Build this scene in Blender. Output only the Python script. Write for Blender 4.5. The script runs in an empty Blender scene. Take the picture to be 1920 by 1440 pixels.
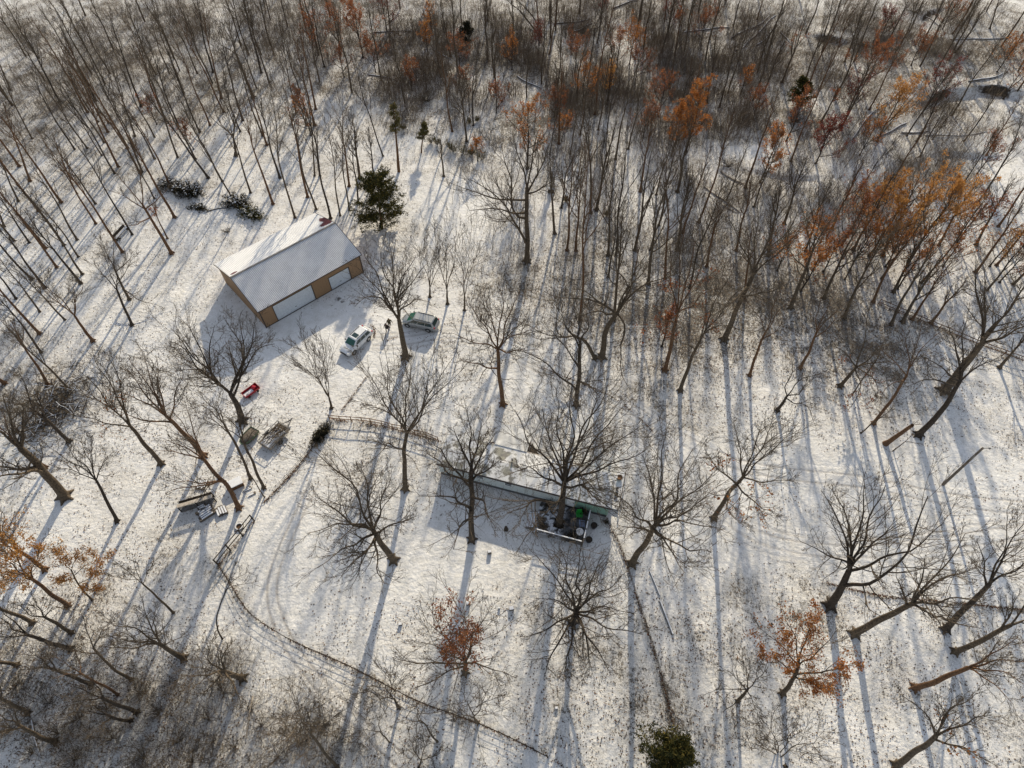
import bpy, math, random
import numpy as np
from mathutils import Vector, Matrix
R_ = math.radians
rng = np.random.default_rng(7)
random.seed(7)

# ---------------------------------------------------------------- camera, world, sun
FPX, PITCH, CH = 1180.0, 54.0, 68.0
scene = bpy.context.scene
cam_d = bpy.data.cameras.new("camera"); cam = bpy.data.objects.new("camera", cam_d)
scene.collection.objects.link(cam)
cam_d.sensor_width = 36.0; cam_d.lens = 36.0 * FPX / 1920.0
cam_d.clip_start = 0.5; cam_d.clip_end = 6000
cam.location = (0, 0, CH); cam.rotation_euler = (R_(90 - PITCH), 0, 0)
scene.camera = cam

SUN_EL, SUN_AZ = 24.5, 8.0          # azimuth clockwise from +Y
world = bpy.data.worlds.new("World"); scene.world = world; world.use_nodes = True
wn = world.node_tree.nodes; wl = world.node_tree.links
sky = wn.new('ShaderNodeTexSky'); sky.sky_type = 'NISHITA'; sky.sun_disc = False
sky.sun_elevation = R_(SUN_EL); sky.sun_rotation = R_(SUN_AZ); sky.altitude = 200
hs = wn.new('ShaderNodeHueSaturation'); hs.inputs['Saturation'].default_value = .55; hs.inputs['Value'].default_value = 1.0
wl.new(sky.outputs[0], hs.inputs['Color']); wl.new(hs.outputs[0], wn['Background'].inputs[0]); wn['Background'].inputs[1].default_value = 0.14
sun_d = bpy.data.lights.new("sun", 'SUN'); sun_d.energy = 4.0; sun_d.angle = R_(0.8); sun_d.color = (1.0, 0.87, 0.65)
sun = bpy.data.objects.new("sun", sun_d); scene.collection.objects.link(sun)
_sd = Vector((math.sin(R_(SUN_AZ)) * math.cos(R_(SUN_EL)), math.cos(R_(SUN_AZ)) * math.cos(R_(SUN_EL)), math.sin(R_(SUN_EL))))
sun.rotation_euler = _sd.to_track_quat('Z', 'Y').to_euler(); sun.location = (20, 150, 120)
scene.view_settings.view_transform = 'Standard'; scene.view_settings.look = 'None'
scene.view_settings.exposure = 0.36; scene.view_settings.gamma = 1
scene.cycles.max_bounces = 6; scene.cycles.diffuse_bounces = 3; scene.cycles.transparent_max_bounces = 4

# ---------------------------------------------------------------- where a picture point lies in the place
_p = R_(PITCH)
UPV = np.array([0, math.sin(_p), math.cos(_p)]); FWV = np.array([0, math.cos(_p), -math.sin(_p)])
CAMP = np.array([0, 0, CH])
def ray(u, v): return np.array([(u - 960) / FPX, 0, 0]) + UPV * ((720 - v) / FPX) + FWV
def G(u, v, z=0.0):
    d = ray(u, v); return CAMP + d * ((z - CH) / d[2])
def F(b, u, v, off=0.0):             # point above ground on the upright plane through b that faces the camera
    n = np.array([b[0], b[1], 0]); r = np.linalg.norm(n); n = n / r
    d = ray(u, v); return CAMP + d * ((r + off) / (d @ n))
def proj(P):
    q = np.asarray(P, float) - CAMP; w = q @ FWV
    return 960 + FPX * q[..., 0] / w, 720 - FPX * (q @ UPV) / w

# ---------------------------------------------------------------- noise and ground height
def vnoise(x, y, s, seed=0):
    x = np.asarray(x, float) / s + 1000.0; y = np.asarray(y, float) / s + 1000.0
    xi = np.floor(x).astype(np.int64); yi = np.floor(y).astype(np.int64); fx = x - xi; fy = y - yi
    fx = fx * fx * (3 - 2 * fx); fy = fy * fy * (3 - 2 * fy)
    def h(a, b):
        n = (a * 374761393 + b * 668265263 + seed * 1442695041) & 0xFFFFFFFF
        n = ((n ^ (n >> 13)) * 1274126177) & 0xFFFFFFFF
        return ((n ^ (n >> 16)) & 0xFFFF) / 65535.0
    return (h(xi, yi) * (1 - fx) + h(xi + 1, yi) * fx) * (1 - fy) + (h(xi, yi + 1) * (1 - fx) + h(xi + 1, yi + 1) * fx) * fy
def seg_dist(x, y, pts):             # distance to a polyline
    best = np.full(np.shape(x), 1e9)
    for a, b in zip(pts[:-1], pts[1:]):
        ax, ay, bx, by = a[0], a[1], b[0], b[1]; L = (bx - ax) ** 2 + (by - ay) ** 2 + 1e-9
        t = np.clip(((x - ax) * (bx - ax) + (y - ay) * (by - ay)) / L, 0, 1)
        best = np.minimum(best, np.hypot(x - ax - t * (bx - ax), y - ay - t * (by - ay)))
    return best
def W(pts): return [tuple(G(u, v)[:2]) for u, v in pts]
DRIVE = W([(700, 640), (760, 640), (850, 622), (930, 640), (1010, 680), (1100, 722), (1190, 768), (1262, 820), (1310, 900), (1370, 985), (1480, 1030), (1640, 1035), (1790, 1015), (1990, 985)])
SPUR = W([(1262, 815), (1370, 870), (1480, 890), (1640, 905), (1790, 940), (1990, 960)])
TRACK_L = W([(590, 905), (550, 985), (505, 1090), (520, 1180), (600, 1290), (700, 1380), (780, 1450)])
BANK1 = W([(1490, 62), (1560, 70), (1625, 84), (1680, 60), (1740, 20), (1790, 8)])
BANK2 = W([(1700, 200), (1760, 172), (1830, 160), (1905, 166), (1990, 150)])
BANK3 = W([(1350, 302), (1500, 330), (1640, 330), (1760, 282), (1840, 288), (1990, 286)])
SIT = []                              # footprints kept level: (x, y, radius)
def bank(x, y, line, depth, reach):   # ground drops just this side of a bank's lip and climbs back toward the camera
    xs = np.array([p[0] for p in line]); ys = np.array([p[1] for p in line]); o = np.argsort(xs)
    ly = np.interp(x, xs[o], ys[o]); lx = np.clip(np.minimum(x - xs.min(), xs.max() - x) / 8.0, 0, 1)
    d = ly - y + (vnoise(x, y, 3.0, 5) - .5) * 1.2
    lx = lx * np.clip((vnoise(x, y, 7.0, 8) - .30) * 3.5, 0, 1)
    drop = np.where(d < 0, 0, np.minimum(d / 0.9, 1) * np.clip(1 - (d - 1.5) / reach, 0, 1))
    return -depth * drop * lx, np.where((d > -0.1) & (d < 1.0), 1, 0) * lx
def height(x, y):
    x = np.asarray(x, float); y = np.asarray(y, float)
    dd = np.minimum(np.minimum(seg_dist(x, y, DRIVE), seg_dist(x, y, SPUR)), seg_dist(x, y, TRACK_L))
    calm = np.clip((dd - 2.2) / 2.0, 0, 1)
    for sx, sy, sr in SIT: calm = calm * np.clip((np.hypot(x - sx, y - sy) - sr) / 1.5, 0, 1)
    far = np.clip((y - 60) / 60, 0.25, 1.6)
    h = ((vnoise(x, y, 2.6, 1) - .5) * 0.16 + (vnoise(x, y, 1.1, 2) - .5) * 0.07) * calm
    h += (vnoise(x, y, 14, 3) - .5) * 0.5 * np.clip((y - 95) / 30, 0, 1)
    for ln, dp, rc in ((BANK1, 1.0, 7), (BANK2, 1.4, 14), (BANK3, .6, 6)): h = h + bank(x, y, ln, dp, rc)[0]
    return h
def H1(x, y): return float(height(np.array([x]), np.array([y]))[0])
def ground(u, v):
    p = G(u, v); return np.array([p[0], p[1], H1(p[0], p[1])])

# ---------------------------------------------------------------- materials
class NT:
    def __init__(s, name, rough=0.8, spec=0.3):
        s.m = bpy.data.materials.new(name); s.m.use_nodes = True; s.t = s.m.node_tree
        s.b = s.t.nodes['Principled BSDF']; s.b.inputs['Roughness'].default_value = rough
        s.b.inputs['Specular IOR Level'].default_value = spec
    def n(s, typ, **kw):
        o = s.t.nodes.new(typ)
        for k, v in kw.items():
            if k.startswith('i_'): o.inputs[int(k[2:]) if k[2:].isdigit() else k[2:]].default_value = v
            else: setattr(o, k, v)
        return o
    def l(s, a, b): s.t.links.new(a, b)
    def pos(s, obj=False):
        return s.n('ShaderNodeTexCoord').outputs['Object'] if obj else s.n('ShaderNodeNewGeometry').outputs['Position']
    def noise(s, scale, detail=3, vec=None, rough=.55):
        o = s.n('ShaderNodeTexNoise'); o.inputs['Scale'].default_value = scale; o.inputs['Detail'].default_value = detail
        o.inputs['Roughness'].default_value = rough
        if vec is not None: s.l(vec, o.inputs['Vector'])
        return o.outputs['Fac']
    def math(s, op, a, b=None, c=None, clamp=False):
        o = s.n('ShaderNodeMath', operation=op, use_clamp=clamp)
        for i, v in enumerate((a, b, c)):
            if v is None: continue
            if isinstance(v, (int, float)): o.inputs[i].default_value = v
            else: s.l(v, o.inputs[i])
        return o.outputs[0]
    def ramp(s, fac, lo, hi):
        o = s.n('ShaderNodeMapRange', interpolation_type='SMOOTHSTEP')
        s.l(fac, o.inputs['Value'])
        for k, v in (('From Min', lo), ('From Max', hi)):
            if isinstance(v, (int, float)): o.inputs[k].default_value = v
            else: s.l(v, o.inputs[k])
        return o.outputs['Result']
    def mix(s, fac, a, b):
        o = s.n('ShaderNodeMix', data_type='RGBA')
        if isinstance(fac, (int, float)): o.inputs[0].default_value = fac
        else: s.l(fac, o.inputs[0])
        for i, v in ((6, a), (7, b)):
            if isinstance(v, tuple): o.inputs[i].default_value = (*v, 1)
            else: s.l(v, o.inputs[i])
        return o.outputs[2]
    def attr(s, name): return s.n('ShaderNodeAttribute', attribute_name=name).outputs['Fac']
    def col(s, c):
        if isinstance(c, tuple): s.b.inputs['Base Color'].default_value = (*c, 1)
        else: s.l(c, s.b.inputs['Base Color'])
        return s
    def bump(s, h, strength=.4, dist=.05):
        o = s.n('ShaderNodeBump'); o.inputs['Strength'].default_value = strength; o.inputs['Distance'].default_value = dist
        s.l(h, o.inputs['Height']); s.l(o.outputs[0], s.b.inputs['Normal']); return s

def mat_var(name, a, b, scale=3, rough=.8, spec=.25, bump=0, obj=True, detail=4):
    m = NT(name, rough, spec); v = m.pos(obj); f = m.noise(scale, detail, v)
    m.col(m.mix(m.ramp(f, .3, .7), a, b))
    if bump: m.bump(f, bump, .03)
    return m.m
def mat_leaf(name, cols, trans=.5, spread=1):
    m = NT(name, .75, .15)
    r = m.n('ShaderNodeNewGeometry').outputs['Random Per Island']
    c = m.mix(m.ramp(r, 0.0, .55), cols[0], cols[1]); c = m.mix(m.ramp(r, .5, 1.0), c, cols[2]); m.col(c)
    t = m.n('ShaderNodeBsdfTranslucent'); m.l(c, t.inputs[0])
    x = m.n('ShaderNodeMixShader'); x.inputs[0].default_value = trans
    m.l(m.b.outputs[0], x.inputs[1]); m.l(t.outputs[0], x.inputs[2])
    m.l(x.outputs[0], m.t.nodes['Material Output'].inputs[0])
    return m.m
SNOW = (.83, .825, .815)
def ground_material(name, use_attr=True):
    m = NT(name, .75, .2); v = m.pos()
    lit = m.attr('litter'); soil = m.attr('soil')
    clump = m.noise(.30, 4, v, .6); patch = m.noise(.07, 2, v)
    dens = m.math('ADD', lit, m.math('MULTIPLY', m.math('SUBTRACT', clump, .5), 1.5))
    dens = m.math('ADD', dens, m.math('MULTIPLY', m.math('SUBTRACT', patch, .5), 1.3))
    map1 = m.n('ShaderNodeMapping'); m.l(v, map1.inputs[0]); map1.inputs['Scale'].default_value = (1.0, .62, 1)
    f1 = m.noise(3.4, 5, map1.outputs[0], .78)
    f2 = m.noise(9.0, 3, v, .75)
    thr1 = m.math('SUBTRACT', .74, m.math('MULTIPLY', dens, .27))
    thr2 = m.math('SUBTRACT', .735, m.math('MULTIPLY', dens, .24))
    k1 = m.ramp(f1, thr1, m.math('ADD', thr1, .09)); k2 = m.ramp(f2, thr2, m.math('ADD', thr2, .05))
    hue = m.noise(1.7, 3, v)
    fleck = m.mix(m.ramp(hue, .42, .62), (.075, .062, .05), (.30, .22, .12))
    dirty = m.mix(m.ramp(m.noise(.9, 5, v, .65), .35, .75), SNOW, (.70, .69, .66))
    stubble = m.mix(m.math('MULTIPLY', m.ramp(dens, .25, 1.2), .30), dirty, (.46, .37, .23))
    c = m.mix(m.math('MULTIPLY', k1, .88), stubble, fleck)
    c = m.mix(m.math('MULTIPLY', k2, .85), c, (.06, .05, .042))
    grain = m.ramp(m.noise(5.5, 6, v, .85), .36, .60); gf = m.math('SUBTRACT', 1.0, m.math('MULTIPLY', grain, 1.0))
    c = m.mix(m.math('MULTIPLY', gf, m.math('ADD', .16, m.math('MULTIPLY', dens, .42), clamp=True)), c, (.26, .235, .205))
    tr = m.attr('track')
    c = m.mix(m.math('MULTIPLY', tr, .78), c, (.34, .31, .28))
    sm = m.ramp(m.math('ADD', soil, m.math('MULTIPLY', m.math('SUBTRACT', m.noise(1.2, 4, v), .5), .9)), .35, .65)
    c = m.mix(sm, c, (.05, .04, .03))
    m.col(c)
    hgt = m.math('ADD', m.math('MULTIPLY', m.noise(2.0, 5, v, .6), 1.0), m.math('MULTIPLY', k1, .35))
    m.bump(hgt, .85, .18)
    return m.m
M = {}
M['ground'] = ground_material('snowy_ground')
M['bark'] = mat_var('bark', (.058, .045, .033), (.140, .108, .076), 5, .9, .1, .5)
M['bark_red'] = mat_var('bark_red', (.085, .048, .029), (.185, .108, .062), 5, .9, .1, .5)
M['bark_dark'] = mat_var('bark_dark', (.034, .028, .023), (.085, .067, .052), 6, .9, .1, .5)
M['twig'] = mat_var('twig', (.072, .058, .044), (.14, .11, .08), 2, .9, .1)
M['old_snow'] = mat_var('old_snow', (.50, .50, .49), (.72, .72, .71), 1.2, .8, .2, .3)
M['pale_wood'] = mat_var('pale_wood', (.38, .33, .27), (.58, .52, .45), 4, .85, .1, .3)
M['grey_wood'] = mat_var('grey_wood', (.10, .085, .07), (.20, .17, .14), 6, .85, .1, .3)
M['brown_wood'] = mat_var('brown_wood', (.13, .075, .04), (.24, .14, .075), 6, .8, .2, .2)
M['snow'] = mat_var('snow', (.76, .775, .81), (.84, .85, .87), 3, .7, .2, .3)
M['orange_leaf'] = mat_leaf('orange_leaf', ((.42, .16, .04), (.28, .095, .03), (.52, .25, .075)))
M['rust_leaf'] = mat_leaf('rust_leaf', ((.31, .11, .045), (.19, .065, .035), (.40, .17, .065)))
M['red_leaf'] = mat_leaf('red_leaf', ((.19, .045, .035), (.12, .03, .028), (.26, .08, .05)))
M['ochre_leaf'] = mat_leaf('ochre_leaf', ((.50, .25, .07), (.36, .16, .045), (.60, .34, .12)))
M['fallen_leaf'] = mat_leaf('fallen_leaf', ((.12, .07, .04), (.045, .034, .028), (.20, .105, .05)), .1)
M['drift_leaf'] = mat_leaf('drift_leaf', ((.10, .05, .03), (.045, .03, .022), (.20, .09, .05)), .1)
M['cedar'] = mat_leaf('cedar_green', ((.050, .052, .014), (.020, .026, .009), (.16, .125, .03)), .22)
M['dark_cedar'] = mat_leaf('dark_cedar', ((.020, .022, .012), (.012, .013, .009), (.075, .055, .025)), .1)
M['juniper'] = mat_leaf('juniper_green', ((.12, .10, .035), (.07, .07, .025), (.20, .15, .06)), .2)
M['brush_stem'] = mat_leaf('brush_stem', ((.19, .145, .105), (.11, .088, .068), (.29, .22, .15)), .05)
M['dry_stem'] = mat_leaf('dry_stem', ((.15, .115, .08), (.08, .064, .05), (.24, .18, .11)), .1)
def flat(name, c, rough=.5, spec=.4, metal=0):
    m = NT(name, rough, spec); f = m.noise(6, 3, m.pos(True))
    m.col(m.mix(m.ramp(f, .3, .7), tuple(x * .9 for x in c), tuple(min(1, x * 1.08) for x in c)))
    m.b.inputs['Metallic'].default_value = metal; return m.m
M['tan'] = flat('tan_siding', (.30, .185, .098), .6)
M['door_white'] = flat('door_white', (.62, .66, .70), .5)
M['trim'] = flat('dark_trim', (.05, .035, .03), .6)
M['black'] = flat('black_plastic', (.02, .02, .022), .5)
M['rubber'] = flat('rubber', (.018, .018, .018), .8)
M['glass'] = flat('dark_glass', (.018, .04, .042), .08, .6)
M['glass_green'] = flat('green_glass', (.02, .10, .075), .08, .6)
M['white_paint'] = flat('white_car_paint', (.78, .79, .80), .25, .5)
M['silver_paint'] = flat('silver_car_paint', (.36, .37, .37), .3, .5, .5)
M['chrome'] = flat('alloy', (.5, .5, .5), .3, .5, .8)
M['red_lamp'] = flat('red_lamp', (.55, .03, .05), .3)
M['clear_lamp'] = flat('clear_lamp', (.7, .7, .68), .15)
M['red_paint'] = flat('red_paint', (.34, .015, .02), .4)
M['galv'] = flat('galvanised_steel', (.16, .15, .14), .5, .5, .4)
M['siding'] = flat('pale_siding', (.50, .54, .53), .6)
M['siding_green'] = flat('green_siding', (.20, .34, .27), .6)
M['green_plastic'] = flat('green_plastic', (.015, .24, .03), .4)
M['blue_plastic'] = flat('blue_grey_plastic', (.16, .20, .30), .5)
M['white_plastic'] = flat('white_plastic', (.8, .8, .8), .5)
M['skirt'] = flat('skirting', (.07, .075, .08), .7)
M['skin'] = flat('skin', (.42, .25, .18), .6)
M['hair'] = flat('hair', (.03, .02, .015), .8)
M['jeans'] = flat('dark_trousers', (.03, .035, .05), .9)
M['dark_cloth'] = flat('dark_cloth', (.03, .022, .02), .9)
M['brown_cloth'] = flat('brown_cloth', (.07, .045, .03), .9)
M['boot'] = flat('boot', (.02, .018, .015), .7)
_m = NT('camo_cloth', .9, .1); _v = _m.pos(True); _c = _m.mix(_m.ramp(_m.noise(9, 2, _v), .45, .52), (.055, .06, .03), (.13, .105, .06))
_m.col(_m.mix(_m.ramp(_m.noise(14, 2, _v), .56, .6), _c, (.02, .02, .015))); M['camo'] = _m.m

# ---------------------------------------------------------------- mesh helpers
def mesh_np(name, V, Q, mat, smooth=False):
    me = bpy.data.meshes.new(name); V = np.ascontiguousarray(V, np.float32); Q = np.ascontiguousarray(Q, np.int32)
    me.vertices.add(len(V)); me.vertices.foreach_set('co', V.ravel())
    k = Q.shape[1]; me.loops.add(Q.size); me.loops.foreach_set('vertex_index', Q.ravel())
    me.polygons.add(len(Q)); me.polygons.foreach_set('loop_start', np.arange(0, Q.size, k, dtype=np.int32))
    if smooth: me.polygons.foreach_set('use_smooth', np.ones(len(Q), bool))
    me.update(calc_edges=True); me.materials.append(mat); return me
def link(name, me, parent=None, loc=None):
    o = bpy.data.objects.new(name, me); scene.collection.objects.link(o)
    if parent is not None: o.parent = parent
    if loc is not None: o.location = [float(c) for c in loc]
    return o
def tag(o, label=None, cat=None, group=None, kind=None):
    for k, v in (('label', label), ('category', cat), ('group', group), ('kind', kind)):
        if v: o[k] = v
    return o
def thing(name, label, cat, loc=(0, 0, 0), rz=0.0, group=None):
    o = link(name, None, None, loc); o.rotation_euler = (0, 0, rz); o.empty_display_size = .3
    return tag(o, label, cat, group)
def tubes(P, R, k=3):
    P = np.asarray(P, float); R = np.asarray(R, float); Mn, n, _ = P.shape
    T = np.gradient(P, axis=1); T /= np.linalg.norm(T, axis=2, keepdims=True) + 1e-9
    mt = T.mean(1); ref = np.where(np.abs(mt[:, 2:3]) > .8, np.array([[1., .13, 0]]), np.array([[.07, .03, 1.]]))[:, None, :]
    S = np.cross(T, ref); S /= np.linalg.norm(S, axis=2, keepdims=True) + 1e-9; U = np.cross(S, T)
    a = np.arange(k) * 2 * np.pi / k
    V = P[:, :, None, :] + R[:, :, None, None] * (np.cos(a)[None, None, :, None] * S[:, :, None, :] + np.sin(a)[None, None, :, None] * U[:, :, None, :])
    idx = np.arange(Mn * n * k).reshape(Mn, n, k); nx = np.roll(idx, -1, axis=2)
    Q = np.stack([idx[:, :-1], nx[:, :-1], nx[:, 1:], idx[:, 1:]], -1).reshape(-1, 4)
    return V.reshape(-1, 3), Q
def join(parts):
    Vs, Qs, o = [], [], 0
    for V, Q in parts:
        Vs.append(V); Qs.append(Q + o); o += len(V)
    return np.concatenate(Vs), np.concatenate(Qs)
def nrm(a): return a / (np.linalg.norm(a, axis=-1, keepdims=True) + 1e-9)
def leaf_quads(C, size, r, flat=0.0, thin=1.0):
    n = len(C); a = nrm(r.normal(size=(n, 3)) * np.array([1, 1, 1 - flat])); b = nrm(np.cross(a, r.normal(size=(n, 3)) * np.array([1, 1, 1 - flat]) + 1e-3) if not flat else np.stack([-a[:, 1], a[:, 0], r.normal(size=n) * .25], 1))
    s = size * r.uniform(.6, 1.4, (n, 1)); w = s * r.uniform(.45, .8, (n, 1)) * thin
    V = np.stack([C - a * s, C + b * w, C + a * s, C - b * w], 1).reshape(-1, 3)
    return V, np.arange(4 * n).reshape(n, 4)
class MB:
    """collects boxes, bars, rings and sheets, then links them as one mesh object"""
    def __init__(s): s.v = []; s.f = []; s.sm = []
    def add(s, vs, fs, sm=False):
        o = len(s.v); s.v += [tuple(map(float, p)) for p in vs]; s.f += [tuple(i + o for i in f) for f in fs]; s.sm += [sm] * len(fs)
        return s
    def box(s, c, d, rz=0, rx=0):
        x, y, z = d[0] / 2, d[1] / 2, d[2] / 2; m = Matrix.Rotation(rz, 3, 'Z') @ Matrix.Rotation(rx, 3, 'X')
        ps = [m @ Vector(p) + Vector(c) for p in ((-x, -y, -z), (x, -y, -z), (x, y, -z), (-x, y, -z), (-x, -y, z), (x, -y, z), (x, y, z), (-x, y, z))]
        return s.add(ps, [(0, 3, 2, 1), (4, 5, 6, 7), (0, 1, 5, 4), (1, 2, 6, 5), (2, 3, 7, 6), (3, 0, 4, 7)])
    def bar(s, a, b, r0, r1=None, k=8, sm=True):
        r1 = r0 if r1 is None else r1; a = Vector([float(q) for q in a]); b = Vector([float(q) for q in b]); t = (b - a).normalized()
        x = t.orthogonal().normalized(); y = t.cross(x); vs = []
        for c, r in ((a, r0), (b, r1)): vs += [c + (x * math.cos(i * 2 * math.pi / k) + y * math.sin(i * 2 * math.pi / k)) * r for i in range(k)]
        s.add(vs, [(i, (i + 1) % k, k + (i + 1) % k, k + i) for i in range(k)], sm)
        return s.add(vs, [tuple(range(k - 1, -1, -1)), tuple(range(k, 2 * k))])
    def beam(s, a, b, w, h):          # square bar
        a = Vector([float(q) for q in a]); b = Vector([float(q) for q in b]); t = (b - a).normalized(); sd = t.cross(Vector((0, 0, 1)))
        sd = sd.normalized() if sd.length > 1e-3 else Vector((1, 0, 0)); up = sd.cross(t); vs = []
        for c in (a, b): vs += [c - sd * w / 2 - up * h / 2, c + sd * w / 2 - up * h / 2, c + sd * w / 2 + up * h / 2, c - sd * w / 2 + up * h / 2]
        return s.add(vs, [(0, 1, 2, 3), (7, 6, 5, 4), (0, 4, 5, 1), (1, 5, 6, 2), (2, 6, 7, 3), (3, 7, 4, 0)])
    def lathe(s, c, prof, k=16, axis='Z', sm=True):
        vs = []
        for r, z in prof:
            for i in range(k):
                a = i * 2 * math.pi / k; p = (r * math.cos(a), r * math.sin(a), z)
                if axis == 'Y': p = (p[0], p[2], p[1])
                if axis == 'X': p = (p[2], p[0], p[1])
                vs.append((c[0] + p[0], c[1] + p[1], c[2] + p[2]))
        fs = [(j * k + i, j * k + (i + 1) % k, (j + 1) * k + (i + 1) % k, (j + 1) * k + i) for j in range(len(prof) - 1) for i in range(k)]
        return s.add(vs, fs, sm)
    def loft(s, rings, caps=True, sm=True):
        k = len(rings[0]); vs = [p for r in rings for p in r]
        s.add(vs, [(j * k + i, j * k + (i + 1) % k, (j + 1) * k + (i + 1) % k, (j + 1) * k + i) for j in range(len(rings) - 1) for i in range(k)], sm)
        if caps: s.add(vs, [tuple(range(k - 1, -1, -1)), tuple(range((len(rings) - 1) * k, len(rings) * k))])
        return s
    def build(s, name, mat, parent=None, loc=None, bevel=0):
        me = bpy.data.meshes.new(name); me.from_pydata(s.v, [], s.f); me.polygons.foreach_set('use_smooth', s.sm)
        me.materials.append(mat if not isinstance(mat, str) else M[mat]); me.update()
        import bmesh
        bm = bmesh.new(); bm.from_mesh(me); bmesh.ops.recalc_face_normals(bm, faces=bm.faces); bm.to_mesh(me); bm.free()
        o = link(name, me, parent, loc)
        if bevel:
            b = o.modifiers.new('bevel', 'BEVEL'); b.width = bevel; b.segments = 2; b.limit_method = 'ANGLE'
        return o
# ---------------------------------------------------------------- the ground: one snowy sheet out to the horizon
BARN = np.array([*G(500, 614.5)[:2], 0]); BARN_RZ = R_(42.44)
HOME = np.array([*G(826, 890)[:2], 0]); HOME_RZ = R_(-15.98)
def toworld(o, rz, x, y): return o[0] + x * math.cos(rz) - y * math.sin(rz), o[1] + x * math.sin(rz) + y * math.cos(rz)
SIT += [(*toworld(BARN, BARN_RZ, 8.3, 5.7), 12.0), (*toworld(HOME, HOME_RZ, 4, 2), 6), (*toworld(HOME, HOME_RZ, 10, 1), 7), (*toworld(HOME, HOME_RZ, 17, 1), 8),
        (*G(675, 645)[:2], 4), (*G(790, 610)[:2], 4), (*G(515, 825)[:2], 3), (*G(467, 820)[:2], 2), (*G(400, 945)[:2], 5)]
LIT = [  # picture point, reach, change of leaf cover
 (600, 640, 120, 60, -.42), (700, 690, 140, 80, -.32), (1000, 740, 60, 60, -.1), (820, 1060, 200, 60, -.38), (920, 960, 120, 60, -.15), (520, 1040, 90, 130, -.34), (520, 1230, 130, 120, -.18),
 (860, 390, 70, 70, -.42), (560, 460, 80, 80, -.2), (430, 520, 80, 120, -.15), (1560, 1030, 330, 55, -.30), (1500, 880, 200, 45, -.22), (1330, 920, 70, 90, -.25),
 (1000, 700, 90, 40, -.3), (1010, 830, 130, 60, -.22), (1750, 900, 180, 120, -.08), (1380, 285, 70, 22, -.5), (1610, 330, 50, 30, -.3), (1870, 330, 60, 60, -.2),
 (1150, 560, 260, 130, .36), (1450, 580, 260, 150, .42), (1650, 680, 160, 80, .22), (1000, 520, 110, 90, .08), (1130, 1330, 230, 150, .14), (1350, 1200, 160, 180, .14), (1050, 1080, 90, 90, .05),
 (180, 1330, 330, 150, .32), (60, 760, 170, 90, .12), (960, 60, 1200, 170, .42), (1200, 230, 520, 110, .22), (1700, 130, 260, 90, .18), (100, 180, 260, 160, .22), (1600, 1300, 300, 140, .08), (740, 1190, 160, 70, .06)]
DRIFTS = [([(410, 1060), (440, 1105), (460, 1145), (500, 1175), (560, 1210), (640, 1242), (700, 1272), (780, 1317), (896, 1355), (980, 1395), (1055, 1436)], .34),
          ([(1138, 978), (1150, 1000), (1165, 1030), (1180, 1080), (1200, 1140), (1225, 1220), (1245, 1290), (1262, 1360)], .36),
          ([(588, 838), (570, 862), (545, 893), (495, 943)], .4), ([(690, 705), (668, 735), (640, 772)], .25), ([(622, 787), (660, 792), (700, 797), (755, 809), (826, 829)], .45),
          ([(1548, 1094), (1600, 1107), (1650, 1118), (1700, 1124), (1780, 1130), (1925, 1146)], .4), ([(1650, 572), (1720, 602), (1800, 632), (1925, 678)], .26),
          ([(478, 977), (456, 1005), (433, 1032), (410, 1060)], .35), ([(697, 611), (704, 622), (701, 634)], .5), ([(725, 640), (745, 632)], .3), ([(1015, 690), (1090, 720), (1150, 745), (1190, 775), (1225, 812)], .35)]
def litter(x, y):
    P = np.stack([x, y, np.zeros_like(x)], -1); front = y > 4
    u, v = proj(np.where(front[..., None], P, np.array([0., 50., 0.])))
    L = np.full(np.shape(x), .47)
    for a, b, ru, rv, w in LIT: L = L + w * np.exp(-(((u - a) / ru) ** 2 + ((v - b) / rv) ** 2))
    for pts, w in DRIFTS: L = L + .35 * np.exp(-(seg_dist(x, y, W(pts)) / (w * .8)) ** 2)
    return np.where(front, np.clip(L, 0, 1.2), .6)
def axis(lo, hi, step, far):
    a = list(np.arange(lo, hi + 1e-6, step)); s = step
    while a[-1] < far: s *= 1.35; a.append(a[-1] + s)
    s = step; b = []
    q = lo
    while q > -far: s *= 1.35; q -= s; b.append(q)
    return np.array(b[::-1] + a)
def grid_sheet(name, gx, gy, mat, zoff=0):
    X, Y = np.meshgrid(gx, gy); Z = height(X, Y) + zoff
    V = np.stack([X, Y, Z], -1).reshape(-1, 3); nx, ny = len(gx), len(gy); i = np.arange(nx * ny).reshape(ny, nx)
    Q = np.stack([i[:-1, :-1], i[:-1, 1:], i[1:, 1:], i[1:, :-1]], -1).reshape(-1, 4)
    return mesh_np(name, V, Q, mat, True), X.ravel(), Y.ravel()
def put(me, name, val): me.attributes.new(name, 'FLOAT', 'POINT').data.foreach_set('value', np.ascontiguousarray(val, np.float32))
me, X, Y = grid_sheet('ground', axis(-140, 140, .55, 2200), axis(-6, 185, .55, 2200), M['ground'])
put(me, 'litter', litter(X, Y))
soil = np.zeros_like(X)
for ln in (BANK1, BANK2): soil = np.maximum(soil, bank(X, Y, ln, 1, 6)[1])
soil *= .75
for u, v, q in ((633, 561, .9), (640, 566, .7), (1545, 75, 2.0), (1620, 86, 1.6), (1880, 168, 2.5)):
    g_ = G(u, v); soil = np.maximum(soil, .62 * np.exp(-(np.hypot(X - g_[0], Y - g_[1]) / q) ** 2))
put(me, 'soil', soil); put(me, 'track', np.zeros_like(X))
tag(link('ground', me), kind='structure')

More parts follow.
